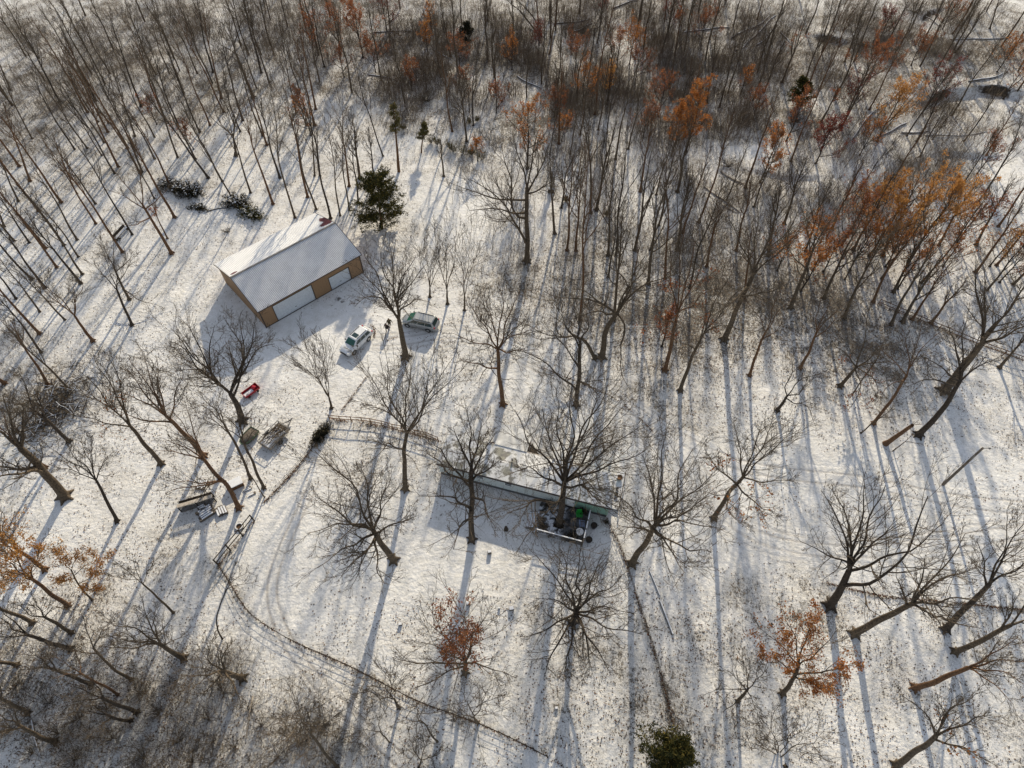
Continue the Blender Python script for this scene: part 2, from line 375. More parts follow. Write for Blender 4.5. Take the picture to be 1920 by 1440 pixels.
def smooth_line(pts, step):
    p = np.array(pts, float)
    for _ in range(3):
        q = [p[0]]
        for a, b in zip(p[:-1], p[1:]): q += [a * .75 + b * .25, a * .25 + b * .75]
        p = np.array(q + [p[-1]])
    d = np.r_[0, np.cumsum(np.linalg.norm(np.diff(p, axis=0), axis=1))]; s = np.arange(0, d[-1], step)
    return np.stack([np.interp(s, d, p[:, 0]), np.interp(s, d, p[:, 1])], -1)
def lane(name, pts, width, z, tracks, level):
    c = smooth_line(pts, .5); t = np.gradient(c, axis=0); t /= np.linalg.norm(t, axis=1, keepdims=True); nr = np.stack([-t[:, 1], t[:, 0]], -1)
    a = np.linspace(-1, 1, 25); wv = width / 2 * (1 + .25 * (vnoise(c[:, 0], c[:, 1], 3.0, 9) - .5))
    XY = c[:, None, :] + nr[:, None, :] * (a[None, :, None] * wv[:, None, None]); X, Y = XY[..., 0].ravel(), XY[..., 1].ravel()
    off = (a[None, :] * wv[:, None]); s = np.zeros_like(off)
    for tr in tracks: s = np.maximum(s, np.exp(-((off - tr - .18 * (vnoise(c[:, 0], c[:, 1], 6, int(tr * 10) + 40) - .5)[:, None]) / .16) ** 2))
    edge = np.abs(a)[None, :] + np.zeros_like(off)
    Z = z - .035 * s.ravel() + .03 * (1 - edge.ravel() ** 2) - .02 * (edge.ravel() > .99) + height(X, Y)
    V = np.stack([X, Y, Z], -1); n, k = len(c), 25; i = np.arange(n * k).reshape(n, k)
    me = mesh_np(name, V, np.stack([i[:-1, :-1], i[:-1, 1:], i[1:, 1:], i[1:, :-1]], -1).reshape(-1, 4), M['ground'], True)
    base = litter(X, Y); put(me, 'litter', np.where(edge.ravel() > .8, base, np.minimum(base, level))); put(me, 'soil', np.zeros_like(X))
    put(me, 'track', np.maximum(s.ravel() * (.55 + .45 * vnoise(X, Y, 2.0, 77)), .22 * (edge.ravel() < .8) * vnoise(X, Y, 1.5, 78)))
    tag(link(name, me), kind='structure')
lane('driveway', DRIVE, 4.4, .012, (-1.5, -.75, .7, 1.45), .12)
lane('side_lane', SPUR[0:], 3.6, .018, (-.8, .75), .15)
lane('footpath', TRACK_L, 2.6, .014, (-.55, .5), .15)

# fallen leaves lying on the snow, drifts of them along the fence lines, and the dry stems of the woods
def scatter_world(n, weight, seed):
    r = np.random.default_rng(seed); out = []
    while sum(map(len, out)) < n:
        x = r.uniform(-118, 118, 60000); y = r.uniform(0, 176, 60000); u, v = proj(np.stack([x, y, 0 * x], -1))
        k = (np.abs(u - 960) < 1040) & (v > -40) & (v < 1520) & (r.uniform(size=60000) < weight(x, y, u, v)); out.append(np.stack([x[k], y[k]], -1))
    return np.concatenate(out)[:n]
def clear_of(x, y, pad=.6):          # outside the buildings and off the lanes
    k = np.ones(np.shape(x), bool)
    for o, rz, x0, x1, y0, y1 in ((BARN, BARN_RZ, 0, 16.6, 0, 11.5), (HOME, HOME_RZ, 0, 20.6, -.2, 4.3), (HOME, HOME_RZ, 11.3, 17.0, -4.2, 0)):
        lx = (x - o[0]) * math.cos(rz) + (y - o[1]) * math.sin(rz); ly = -(x - o[0]) * math.sin(rz) + (y - o[1]) * math.cos(rz)
        k &= ~((lx > x0 - pad) & (lx < x1 + pad) & (ly > y0 - pad) & (ly < y1 + pad))
    return k
def w_leaf(x, y, u, v):
    L = litter(x, y); c = vnoise(x, y, 2.2, 21) * .6 + vnoise(x, y, .8, 22) * .4
    return np.clip((L - .22) * 1.5, 0.0, 1) * np.clip((c - .42 + .18 * L) * 4, 0.02, 1) * clear_of(x, y, .1) * np.clip(60 / np.maximum(y, 60), .6, 1)
P2 = scatter_world(190000, w_leaf, 31); rr = np.random.default_rng(32)
C = np.c_[P2, height(P2[:, 0], P2[:, 1]) + rr.uniform(.03, .10, len(P2))]
V, Q = leaf_quads(C, .08, rr, .55); tag(link('leaf_litter', mesh_np('leaf_litter', V, Q, M['fallen_leaf'])), 'dark fallen leaves scattered over the thin snow', 'leaves', kind='stuff')
dr = []
for pts, w in DRIFTS:
    c = smooth_line(W(pts), .04); n = len(c); dens = 2 if w >= .4 else 1
    for _ in range(dens): dr.append(c + rr.normal(size=(n, 2)) * w * .17)
dr = np.concatenate(dr); dr = dr[vnoise(dr[:, 0], dr[:, 1], 1.6, 50) > .22]
C = np.c_[dr, height(dr[:, 0], dr[:, 1]) + rr.uniform(.03, .26, len(dr))]
V, Q = leaf_quads(C, .075, rr, .3); tag(link('leaf_drift', mesh_np('leaf_drift', V, Q, M['drift_leaf'])), 'brown leaves drifted along the fence lines', 'leaves', kind='stuff')
def whips(name, P2, hmin, hmax, seed, mat, label, rad=.014, lean=.16):
    r = np.random.default_rng(seed); n = len(P2); z = height(P2[:, 0], P2[:, 1]); h = r.uniform(hmin, hmax, n) * r.uniform(.5, 1, n)
    d = r.normal(size=(n, 2)) * lean; s = np.linspace(0, 1, 4)
    def path(base, dirxy, hh, bend): return np.stack([base[:, None, 0] + dirxy[:, None, 0] * (s + bend[:, None] * s ** 2) * hh[:, None], base[:, None, 1] + dirxy[:, None, 1] * (s + bend[:, None] * s ** 2) * hh[:, None], base[:, None, 2] + s * hh[:, None]], -1)
    b0 = np.c_[P2, z - .05]; A = path(b0, d, h, r.uniform(-.5, 1, n)); R0 = (rad * (h / hmax) ** .5)[:, None] * np.array([1.2, 1, .8, .5])
    parts = [tubes(A, R0)]
    for q in (.25, .4, .6, .75):
        i = int(q * 3); bb = A[:, i] * .5 + A[:, i + 1] * .5; d2 = r.normal(size=(n, 2)) * .6
        parts.append(tubes(path(bb, d2, h * r.uniform(.25, .5, n), r.uniform(-.3, .3, n)), R0 * .65))
    V, Q = join(parts); return tag(link(name, mesh_np(name, V, Q, mat)), label, 'undergrowth', kind='stuff')
GAPS = [(1375, 290, 75, 20), (1610, 335, 50, 26), (1700, 245, 40, 18), (1465, 265, 30, 40), (1870, 330, 60, 50), (1540, 330, 40, 20)]
def zone(u, v, blobs):
    w = np.zeros_like(u)
    for a, b, ru, rv, k in blobs: w = np.maximum(w, k * np.exp(-(((u - a) / ru) ** 2 + ((v - b) / rv) ** 2) ** 1.5))
    for a, b, ru, rv in GAPS: w = w * (1 - np.exp(-(((u - a) / ru) ** 2 + ((v - b) / rv) ** 2) ** 2))
    return w
TOPZ = [(1150, 130, 420, 130, .8), (1350, 230, 200, 90, .8), (820, 130, 170, 110, .8), (1650, 70, 330, 60, .6), (1750, 230, 200, 60, .35), (1330, 350, 240, 60, .5), (1600, 360, 160, 70, .6), (1250, 430, 330, 110, .35), (1700, 330, 200, 60, .5), (1520, 300, 200, 60, .5), (520, 60, 300, 100, .4), (150, 150, 300, 150, .25), (1090, 330, 100, 70, .4)]
P2 = scatter_world(32000, lambda x, y, u, v: zone(u, v, TOPZ) * np.clip((vnoise(x, y, 5, 61) - .3) * 3, .05, 1), 41)
whips('undergrowth', P2, 1.6, 5.0, 42, M['brush_stem'], 'thicket of thin bare stems filling the far woods', .024)
BOTZ = [(120, 1420, 480, 150, 1), (540, 1390, 200, 110, 1), (300, 1310, 240, 80, .9), (380, 1260, 120, 60, .6), (60, 1250, 150, 90, .5), (30, 720, 80, 90, .5), (420, 1280, 60, 30, 1)]
P2 = scatter_world(3000, lambda x, y, u, v: zone(u, v, BOTZ) * np.clip((vnoise(x, y, 2.5, 62) - .2) * 2, .12, 1), 43)
whips('brambles', P2, .9, 3.4, 44, M['dry_stem'], 'tangled dry brambles under the trees at the lower corner', .019, .55)
GRZ = TOPZ + BOTZ + [(1500, 560, 330, 130, .5), (1180, 600, 160, 100, .3), (160, 400, 260, 150, .3), (1350, 1250, 260, 150, .25), (760, 290, 160, 60, .5)]
P2 = scatter_world(20000, lambda x, y, u, v: zone(u, v, GRZ) * clear_of(x, y) * np.clip((vnoise(x, y, 3, 63) - .35) * 3, .02, 1), 45)
whips('dry_weeds', P2, .25, .8, 46, M['dry_stem'], 'dry weed stalks poking through the snow', .017)
# ---------------------------------------------------------------- the tan pole barn
def roof_snow_mat(name, red_spots, base, density, ribs=False):
    """metal roof under snow: snow lies everywhere but in the bare spots (roof-local metres)"""
    m = NT(name, .6, .3); v = m.pos(True); sep = m.n('ShaderNodeSeparateXYZ'); m.l(v, sep.inputs[0])
    k = None; nz = m.math('MULTIPLY', m.math('SUBTRACT', m.noise(1.6, 4, v), .5), .9)
    for cx, cy, rx, ry in red_spots:
        a = m.math('DIVIDE', m.math('SUBTRACT', sep.outputs[0], cx), rx); b = m.math('DIVIDE', m.math('SUBTRACT', sep.outputs[1], cy), ry)
        d = m.math('ADD', m.math('SQRT', m.math('ADD', m.math('MULTIPLY', a, a), m.math('MULTIPLY', b, b))), nz)
        s = m.math('SUBTRACT', 1.0, m.ramp(d, .75, .9)); k = s if k is None else m.math('MAXIMUM', k, s)
    thin = m.ramp(m.noise(.8, 5, v, .65), .40, .75)
    snow = m.mix(m.math('MULTIPLY', thin, density), SNOW, (.50, .48, .47))
    if ribs:
        w = m.math('FRACT', m.math('MULTIPLY', m.math('ADD', sep.outputs[0], .28), 74 / 17.16)); rb = m.math('MULTIPLY', m.ramp(w, .60, .72), m.math('SUBTRACT', 1, m.ramp(w, .9, .99)))
        snow = m.mix(m.math('MULTIPLY', rb, m.math('ADD', .25, m.math('MULTIPLY', m.noise(.5, 3, v), .7))), snow, (.22, .20, .21))
    m.col(m.mix(k if k is not None else 0.0, snow, base)); m.bump(m.noise(3, 4, v), .25, .03)
    return m.m
def barn():
    L, D, E, RZ, MY = 16.6, 12.2, 3.75, 5.75, 5.85
    t = thing('barn', 'tan metal pole barn with two white garage doors and a snowy gable roof', 'barn', BARN, BARN_RZ)
    b = MB(); th = .15
    def gable(x): b.add([(x, 0, -.2), (x, D, -.2), (x, D, E), (x, MY, RZ), (x, 0, E), (x + th, 0, -.2), (x + th, D, -.2), (x + th, D, E), (x + th, MY, RZ), (x + th, 0, E)],
          [(0, 4, 3, 2, 1), (5, 6, 7, 8, 9), (0, 1, 6, 5), (1, 2, 7, 6), (2, 3, 8, 7), (3, 4, 9, 8), (4, 0, 5, 9)])
    gable(0); gable(L - th)
    for x0, x1, z0, z1 in ((th, 1.95, -.2, E), (1.95, 8.2, 3.0, E), (8.2, 11.0, -.2, E), (11.0, 14.45, 2.45, E), (14.45, L - th, -.2, E)):
        b.box(((x0 + x1) / 2, th / 2, (z0 + z1) / 2), (x1 - x0, th, z1 - z0))
    b.box((L / 2, D - th / 2, E / 2 - .1), (L - 2 * th, th, E + .2))
    b.build('wall', 'tan', t)
    rb = MB()
    for i in range(36): rb.box((.35 + i * .46, -.012, E / 2), (.05, .02, E - .1)) if not (1.9 < .35 + i * .46 < 8.25 or 10.9 < .35 + i * .46 < 14.5) else None
    for i in range(25): rb.box((-.012, .3 + i * .46, E / 2), (.02, .05, E - .1))
    rb.build('siding_ribs', 'tan', t)
    sl = (RZ - E) / MY; ov = .35; ex = .28
    def slope(side):
        r = MB(); n = 74; xs = np.linspace(-ex, L + ex, n + 1)
        y0, z0 = (-ov, E - ov * sl) if side < 0 else (D + ov, E - ov * (RZ - E) / (D - MY))
        for a, c in zip(xs[:-1], xs[1:]):
            w = c - a; prof = ((a, .05), (a + w * .62, .05), (a + w * .72, .095), (a + w * .9, .095), (c, .05))
            for (xa, ha), (xb, hb) in zip(prof[:-1], prof[1:]): r.add([(xa, y0, z0 + ha), (xb, y0, z0 + hb), (xb, MY, RZ + hb), (xa, MY, RZ + ha)], [(0, 1, 2, 3)])
        r.add([(-ex, y0, z0 - .02), (L + ex, y0, z0 - .02), (L + ex, MY, RZ - .02), (-ex, MY, RZ - .02)], [(0, 3, 2, 1)])
        return r
    front = slope(-1).build('roof_slope', roof_snow_mat('roof_front', [(.2, 7, .5, .4)], (.10, .02, .025), .30, True), t)
    rear = slope(1).build('roof_slope', roof_snow_mat('roof_rear', [(16.1, 7.2, 1.3, .8), (16.5, 8.7, .8, 1.3), (.55, 6.7, .65, .3)], (.12, .02, .028), .22), t)
    s = MB()
    for k in range(3): pass
    tr = MB(); tr.beam((-ex, MY, RZ + .12), (L + ex, MY, RZ + .12), .26, .05)
    tr.build('ridge_cap', 'galv', t)
    e = MB(); e.beam((-ex, -ov - .02, E - ov * sl + .02), (L + ex, -ov - .02, E - ov * sl + .02), .05, .14)
    for x in (-ex - .02, L + ex + .02):
        e.beam((x, -ov, E - ov * sl + .03), (x, MY, RZ + .03), .06, .16); e.beam((x, MY, RZ + .03), (x, D + ov, E - ov * sl + .03), .06, .16)
    e.build('roof_trim', 'trim', t)
    c = MB()
    for x in (-.03, L + .03): c.box((x, -.03, E / 2 - .05), (.14, .14, E - .1))
    c.box((L / 2, -.015, .03), (L - .2, .04, .16)); c.build('corner_trim', 'trim', t)
    for x0, x1, z1, n in ((1.95, 8.2, 3.0, 5), (11.0, 14.45, 2.45, 4)):
        d = MB()
        for i in range(n):
            h = z1 / n; d.box(((x0 + x1) / 2, .09, h * (i + .5)), (x1 - x0 - .06, .05, h - .025))
        d.box(((x0 + x1) / 2, .125, z1 / 2), (x1 - x0, .02, z1)); dd = d.build('garage_door', 'door_white', t)
        f = MB(); f.box((x0 - .04, .0, z1 / 2), (.09, .10, z1)); f.box((x1 + .04, .0, z1 / 2), (.09, .10, z1)); f.box(((x0 + x1) / 2, .0, z1 + .045), (x1 - x0 + .17, .10, .09)); f.build('door_frame', 'trim', dd)
        h = MB(); h.box(((x0 + x1) / 2, .05, .75), (.25, .05, .06)); h.build('handle', 'black', dd)
barn()

# ---------------------------------------------------------------- the mobile home and what belongs to it
def mobile_home():
    L, D, E, RZ = 20.35, 4.0, 2.95, 3.07
    t = thing('mobile_home', 'long pale grey-green mobile home under a low snow-covered roof', 'house', HOME, HOME_RZ)
    b = MB(); X1 = 17.0
    def shell(x0, x1, m):
        b = MB(); b.box(((x0 + x1) / 2, .06, (E + .7) / 2), (x1 - x0, .1, E - .7)); b.box(((x0 + x1) / 2, D - .06, (E + .7) / 2), (x1 - x0, .1, E - .7)); return b
    shell(0, 15.6, 0).build('wall', 'siding', t)
    
    for yy in (.06, D - .06): g = MB(); g.box(((15.6 + L) / 2, yy, (E + .7) / 2), (L - 15.6, .1, E - .7)); g.build('porch_wall', 'siding_green', t)
    e = MB()
    for x in (.05, L - .05): e.add([(x - .05, .11, .7), (x - .05, D - .11, .7), (x - .05, D - .11, E), (x - .05, D / 2, RZ), (x - .05, .11, E), (x + .05, .11, .7), (x + .05, D - .11, .7), (x + .05, D - .11, E), (x + .05, D / 2, RZ), (x + .05, .11, E)],
        [(0, 4, 3, 2, 1), (5, 6, 7, 8, 9), (0, 1, 6, 5), (1, 2, 7, 6), (2, 3, 8, 7), (3, 4, 9, 8), (4, 0, 5, 9)])
    e.build('end_wall', 'siding', t)
    k = MB(); k.box((L / 2, .12, .33), (L - .1, .06, .74)); k.box((L / 2, D - .12, .33), (L - .1, .06, .74)); k.box((.12, D / 2, .33), (.06, D - .36, .74)); k.box((L - .12, D / 2, .33), (.06, D - .36, .74))
    k.build('skirting', 'skirt', t)
    s = MB()
    for i in range(55):
        x = .3 + i * .28
        if x < 15.5: s.box((x, .003, (E + .7) / 2), (.03, .012, E - .72))
    s.build('siding_ribs', 'siding', t)
    m = NT('home_roof', .7, .2); v = m.pos(True)
    a = m.ramp(m.noise(.8, 4, v, .6), .49, .58); a2 = m.ramp(m.noise(1.9, 4, v, .6), .52, .68)
    sep = m.n('ShaderNodeSeparateXYZ'); m.l(v, sep.inputs[0])
    east = m.ramp(sep.outputs[0], 14.6, 15.4); strp = m.ramp(m.noise(3.2, 3, v, .6), .44, .62)
    wet = m.math('MAXIMUM', m.math('MULTIPLY', a, .85), m.math('MULTIPLY', a2, .7)); wet = m.math('MAXIMUM', m.math('MULTIPLY', wet, m.math('SUBTRACT', 1, m.ramp(sep.outputs[0], 9, 12))), m.math('MULTIPLY', m.math('MULTIPLY', strp, east), .9))
    m.col(m.mix(wet, m.mix(m.ramp(m.noise(.35, 5, v, .7), .35, .7), (.66, .66, .66), (.80, .80, .79)), m.mix(m.ramp(m.noise(1.3, 2, v), .4, .6), (.26, .25, .19), (.13, .12, .10)))); m.bump(m.noise(2.5, 4, v), .4, .05)
    r = MB(); o = .16; zl = E - .04
    r.add([(-o, -o, zl), (L + o, -o, zl), (L + o, D / 2, RZ + .06), (-o, D / 2, RZ + .06), (L + o, D + o, zl), (-o, D + o, zl), (-o, -o, zl + .1), (L + o, -o, zl + .1), (L + o, D / 2, RZ + .17), (-o, D / 2, RZ + .17), (L + o, D + o, zl + .1), (-o, D + o, zl + .1)],
          [(6, 7, 8, 9), (9, 8, 10, 11), (0, 3, 2, 1), (3, 5, 4, 2), (0, 1, 7, 6), (5, 11, 10, 4), (0, 6, 9, 3), (3, 9, 11, 5), (1, 2, 8, 7), (2, 4, 10, 8)])
    rf = r.build('roof', m.m, t)
    g = MB(); g.beam((-o, -o - .05, zl - .03), (L + o, -o - .05, zl - .03), .12, .17); g.build('gutter_shade_strip', 'trim', rf)  # gutter made thick and dark to paint in the shadow line under the eave
    g = MB(); g.beam((5, D + o + .06, zl + .05), (17, D + o + .06, zl + .05), .14, .10); g.build('eave_board', 'pale_wood', rf)
    for x in (4.5, 8.3, 12.2):
        c = MB(); c.lathe((x, 2.3 + .2, 3.3), ((0, .42), (.09, .42), (.09, 0)), 10); c.build('vent_pipe', 'galv', rf)
    for x, w, h in ((5.1, .75, .55), (8.55, .8, .6), (1.6, .7, .5)):
        f = MB(); z = 2.05
        for q in (-1, 1): f.box((x + q * (w / 2 + .035), -.012, z), (.07, .06, h + .14)); f.box((x, -.012, z + q * (h / 2 + .035)), (w, .06, .07))
        f.box((x, -.014, z), (w, .05, .04)); ff = f.build('window', 'white_plastic', t)
        p = MB(); p.box((x, .0, z), (w, .03, h)); p.build('pane', 'glass', ff)
    d = MB(); d.box((16.0, -.005, 1.72), (.9, .05, 2.0)); dd = d.build('door', 'white_plastic', t); h = MB(); h.box((16.35, -.05, 1.65), (.06, .06, .12)); h.build('handle', 'black', dd)
    # rear entry porch
    b = MB()
    for x in (5.9, 9.35): b.box((x, 6.15, 1.3), (.14, 2.0, 2.4)); b.box((x, 4.55, 1.3), (.14, 1.0, 2.4))
    b.box((7.62, 7.1, .55), (3.3, .12, 1.1)); pw = b.build('porch', 'brown_wood', t)
    b = MB(); b.add([(5.65, 4.17, 2.98), (9.6, 4.17, 2.98), (9.6, 7.45, 2.5), (5.65, 7.45, 2.5), (5.65, 4.17, 3.12), (9.6, 4.17, 3.12), (9.6, 7.45, 2.64), (5.65, 7.45, 2.64)], [(4, 5, 6, 7), (0, 3, 2, 1), (0, 1, 5, 4), (1, 2, 6, 5), (2, 3, 7, 6), (3, 0, 4, 7)])
    b.build('porch_roof', 'old_snow', t)
    # dark lean-to beside it
    b = MB(); b.add([(9.75, 4.3, 0), (11.4, 4.3, 0), (11.4, 4.6, 0), (9.75, 6.1, 0), (9.75, 4.3, 2.3), (11.4, 4.3, 1.5), (11.4, 4.6, 1.5), (9.75, 6.1, 2.2)], [(0, 3, 2, 1), (4, 5, 6, 7), (0, 1, 5, 4), (1, 2, 6, 5), (2, 3, 7, 6), (3, 0, 4, 7)]); b.build('firewood_rack', 'bark_dark', t)
    b = MB(); b.box((5.1, 4.75, .8), (.9, .9, 1.6)); b.build('porch_locker', 'brown_wood', t)
    # end walkway
    w = MB(); w.box((20.95, 3.7, .32), (.95, 5.0, .10))
    for y in (1.4, 3.7, 6.0): w.box((21.3, y, .12), (.1, .1, .5)); w.box((20.6, y, .12), (.1, .1, .5))
    wk = w.build('walkway', 'snow', t)
    q = MB(); q.beam((21.45, 1.2, .95), (21.45, 6.2, .95), .07, .07)
    for y in (1.25, 2.9, 4.5, 6.15): q.box((21.45, y, .45), (.08, .08, 1.0))
    q.build('handrail', 'grey_wood', wk)
mobile_home()
def hl(x, y, z=0): return (*toworld(HOME, HOME_RZ, x, y), z)
def deck():
    t = thing('wooden_deck', 'raised wooden deck in front of the mobile home with a tree growing through', 'deck', hl(15.5, -2.2), HOME_RZ)
    X0, X1, Y0, Y1, Z = -2.9, 2.9, -2.05, 2.0, .62
    m = NT('deck_boards', .8, .2); v = m.pos(True); sep = m.n('ShaderNodeSeparateXYZ'); m.l(v, sep.inputs[0])
    sn = m.ramp(m.noise(1.7, 5, v, .65), .44, .58); east = m.ramp(sep.outputs[0], -.2, .5)
    sn = m.math('MULTIPLY', sn, m.math('SUBTRACT', 1, m.math('MULTIPLY', east, .88)))
    m.col(m.mix(sn, m.mix(m.ramp(m.noise(3, 3, v), .35, .65), (.035, .036, .040), (.085, .080, .075)), (.70, .72, .76)))
    b = MB(); n = 27; w = (Y1 - Y0) / n; tx, ty = -.22, -.2
    for i in range(n):
        y = Y0 + (i + .5) * w
        if abs(y - ty) < .62: b.box(((X0 + tx - .6) / 2, y, Z), (tx - .6 - X0, w - .012, .04)); b.box(((X1 + tx + .6) / 2, y, Z), (X1 - tx - .6, w - .012, .04))
        else: b.box((0, y, Z), (X1 - X0, w - .012, .04))
    b.build('decking', m.m, t)
    j = MB()
    for y in (Y0 + .06, Y1 - .06): j.box((0, y, Z - .12), (X1 - X0, .06, .18))
    for x in (X0 + .06, 0.6, X1 - .06): j.box((x, 0, Z - .12), (.06, Y1 - Y0 - .24, .18))
    j.build('joists', 'grey_wood', t)
    for x in (X0 + .1, -1, .9, X1 - .1):
        for y in (Y0 + .1, Y1 - .1): p = MB(); p.box((x, y, .2), (.12, .12, .66)); p.build('post', 'grey_wood', t)
    r = MB(); Zr = Z + .98
    for x in np.arange(X0 + .5, X1 + .01, .155): r.box((x, Y0 + .03, Z + .5), (.04, .04, .9))
    for y in np.arange(Y0, Y1, .155): r.box((X1 - .03, y, Z + .5), (.04, .04, .9))
    r.build('balusters', 'grey_wood', t)
    c = MB(); c.beam((X0 + .4, Y0 + .03, Zr), (X1 + .05, Y0 + .03, Zr), .15, .05); c.beam((X1 - .03, Y0, Zr + .003), (X1 - .03, Y1, Zr + .003), .15, .05); cc = c.build('railing', 'grey_wood', t)
    s = MB(); s.beam((X0 + .45, Y0 + .03, Zr + .045), (X1 - .2, Y0 + .03, Zr + .045), .12, .05); s.build('snow_cap', 'snow', cc)
    for a, bb in ((-1.6, -.6), (-.4, .5), (.7, 1.9)): s = MB(); s.beam((X1 - .03, a, Zr + .05), (X1 - .03, bb, Zr + .05), .12, .05); s.build('snow_cap', 'snow', cc)
    st = MB()
    for i in range(3): st.box((X0 - .2 - .3 * i, -.55, Z - .17 * (i + 1)), (.3, 2.2, .05)); st.box((X0 - .2 - .3 * i, -.55, (Z - .17 * (i + 1)) / 2 - .05), (.26, 2.1, max(.05, Z - .17 * (i + 1) - .1)))
    ss = st.build('steps', 'grey_wood', t)
    sn = MB()
    for i in range(3): sn = MB(); sn.box((X0 - .2 - .3 * i, -.5, Z - .17 * (i + 1) + .05), (.25, 1.9, .05)); sn.build('snow_cap', 'snow', ss)
deck()
def chair(name, label, x, y, rz, mat, z=.645):
    t = thing(name, label, 'chair', hl(x, y, z), HOME_RZ + rz)
    s = MB(); s.box((0, 0, .4), (.55, .55, .05)); s.build('seat', mat, t, bevel=.02)
    b = MB(); b.box((0, .33, .72), (.58, .05, .7), rx=R_(-14)); b.build('backrest', mat, t, bevel=.02)
    for q in (-1, 1):
        a = MB(); a.box((q * .33, .02, .62), (.09, .62, .04)); a.build('armrest', mat, t, bevel=.01)
        for y2 in (-.24, .24): l = MB(); l.bar((q * .27, y2, .39), (q * .32, y2 * 1.15, 0), .03, .025); l.build('leg', mat, t)
        c = MB(); c.box((q * .33, -.25, .5), (.05, .05, .22)); c.box((q * .33, .27, .5), (.05, .05, .22)); c.build('arm_support', mat, t)
chair('garden_chair', 'bright green plastic garden chair on the wooden deck', 17.25, -1.0, R_(15), 'green_plastic')
chair('garden_chair', 'blue-grey plastic chair on the deck, below the green one', 17.85, -2.0, R_(100), 'blue_plastic')
t = thing('round_table', 'small white round table in the corner of the deck', 'table', hl(17.75, -3.0, .645))
b = MB(); b.lathe((0, 0, 0), ((0, .60), (.42, .60), (.44, .57), (.42, .54), (0, .54)), 24); b.build('tabletop', 'white_plastic', t)
b = MB(); b.lathe((0, 0, 0), ((.05, .54), (.05, .08), (.26, .02), (.26, 0)), 12); b.build('pedestal', 'white_plastic', t)
def tub(label, x, y, r, h, mat):
    t = thing('planter_tub', label, 'planter', hl(x, y, 0)); b = MB(); b.lathe((0, 0, 0), ((0, 0), (r * .8, 0), (r, h), (r * 1.07, h), (r * 1.07, h + .05), (r * .95, h + .05), (r * .92, h - .06), (0, h - .06)), 18); b.build('tub', mat, t)
    s = MB(); s.lathe((0, 0, h - .055), ((0, .03), (r * .9, .01)), 14); s.build('soil', 'bark_dark', t)
tub('black round tub on the snow beside the deck, nearer the wall', 19.15, -1.5, .36, .5, 'black')
tub('black round tub on the snow beside the corner of the deck', 18.95, -3.3, .36, .45, 'black')
t = thing('clay_pot', 'rusty brown round pot on the walkway at the end of the home', 'pot', hl(20.85, 5.2, .37)); b = MB(); b.lathe((0, 0, 0), ((0, 0), (.22, 0), (.34, .25), (.36, .42), (.31, .42), (.28, .36), (0, .34)), 18); b.build('pot', 'bark_red', t)
for lab, y, r in (('larger black boot-like planter standing on the end walkway', 3.0, .24), ('smaller black pot on the end walkway by the rusty pot', 3.7, .18)):
    t = thing('black_pot', lab, 'pot', hl(20.85, y, .37)); b = MB(); b.lathe((0, 0, 0), ((0, 0), (r * .8, 0), (r, .3), (r * .9, .3), (r * .8, .25), (0, .24)), 14); b.build('pot', 'black', t)
def bush(name, label, loc, rad, h, n, mat, seed, stems=26, cat='shrub', lsize=.06, flatn=0, group=None):
    r = np.random.default_rng(seed); t = thing(name, label, cat, loc, 0, group)
    az = r.uniform(0, 6.28, stems); sp = r.uniform(.1, 1, stems) ** .6; s = np.linspace(0, 1, 6)
    rx, ry = rad if isinstance(rad, tuple) else (rad, rad)
    P = np.stack([np.cos(az)[:, None] * sp[:, None] * s ** .9 * rx, np.sin(az)[:, None] * sp[:, None] * s ** .9 * ry, -.05 + s * h * r.uniform(.55, 1, (stems, 1)) * (1 - .3 * sp[:, None])], -1) + r.normal(size=(stems, 6, 3)) * .03
    P[:, 0, :2] *= .3; R0 = np.full((stems, 6), .018) * np.linspace(1, .4, 6); ch, cr = grow(P, R0, 7, 4, .5, .7, .1, .12, .25, .95, .006, r)
    V, Q = join([tubes(P, R0), tubes(ch, cr)]); link('stems', mesh_np('stems', V, Q, M['twig']), t)
    if n:
        pts = np.concatenate([P[:, 2:].reshape(-1, 3), ch[:, 1:].reshape(-1, 3)]); C = pts[r.integers(0, len(pts), n)] + r.normal(size=(n, 3)) * .07
        V, Q = leaf_quads(C, lsize, r); link('foliage', mesh_np('foliage', V, Q, M[mat]), t)
    return t
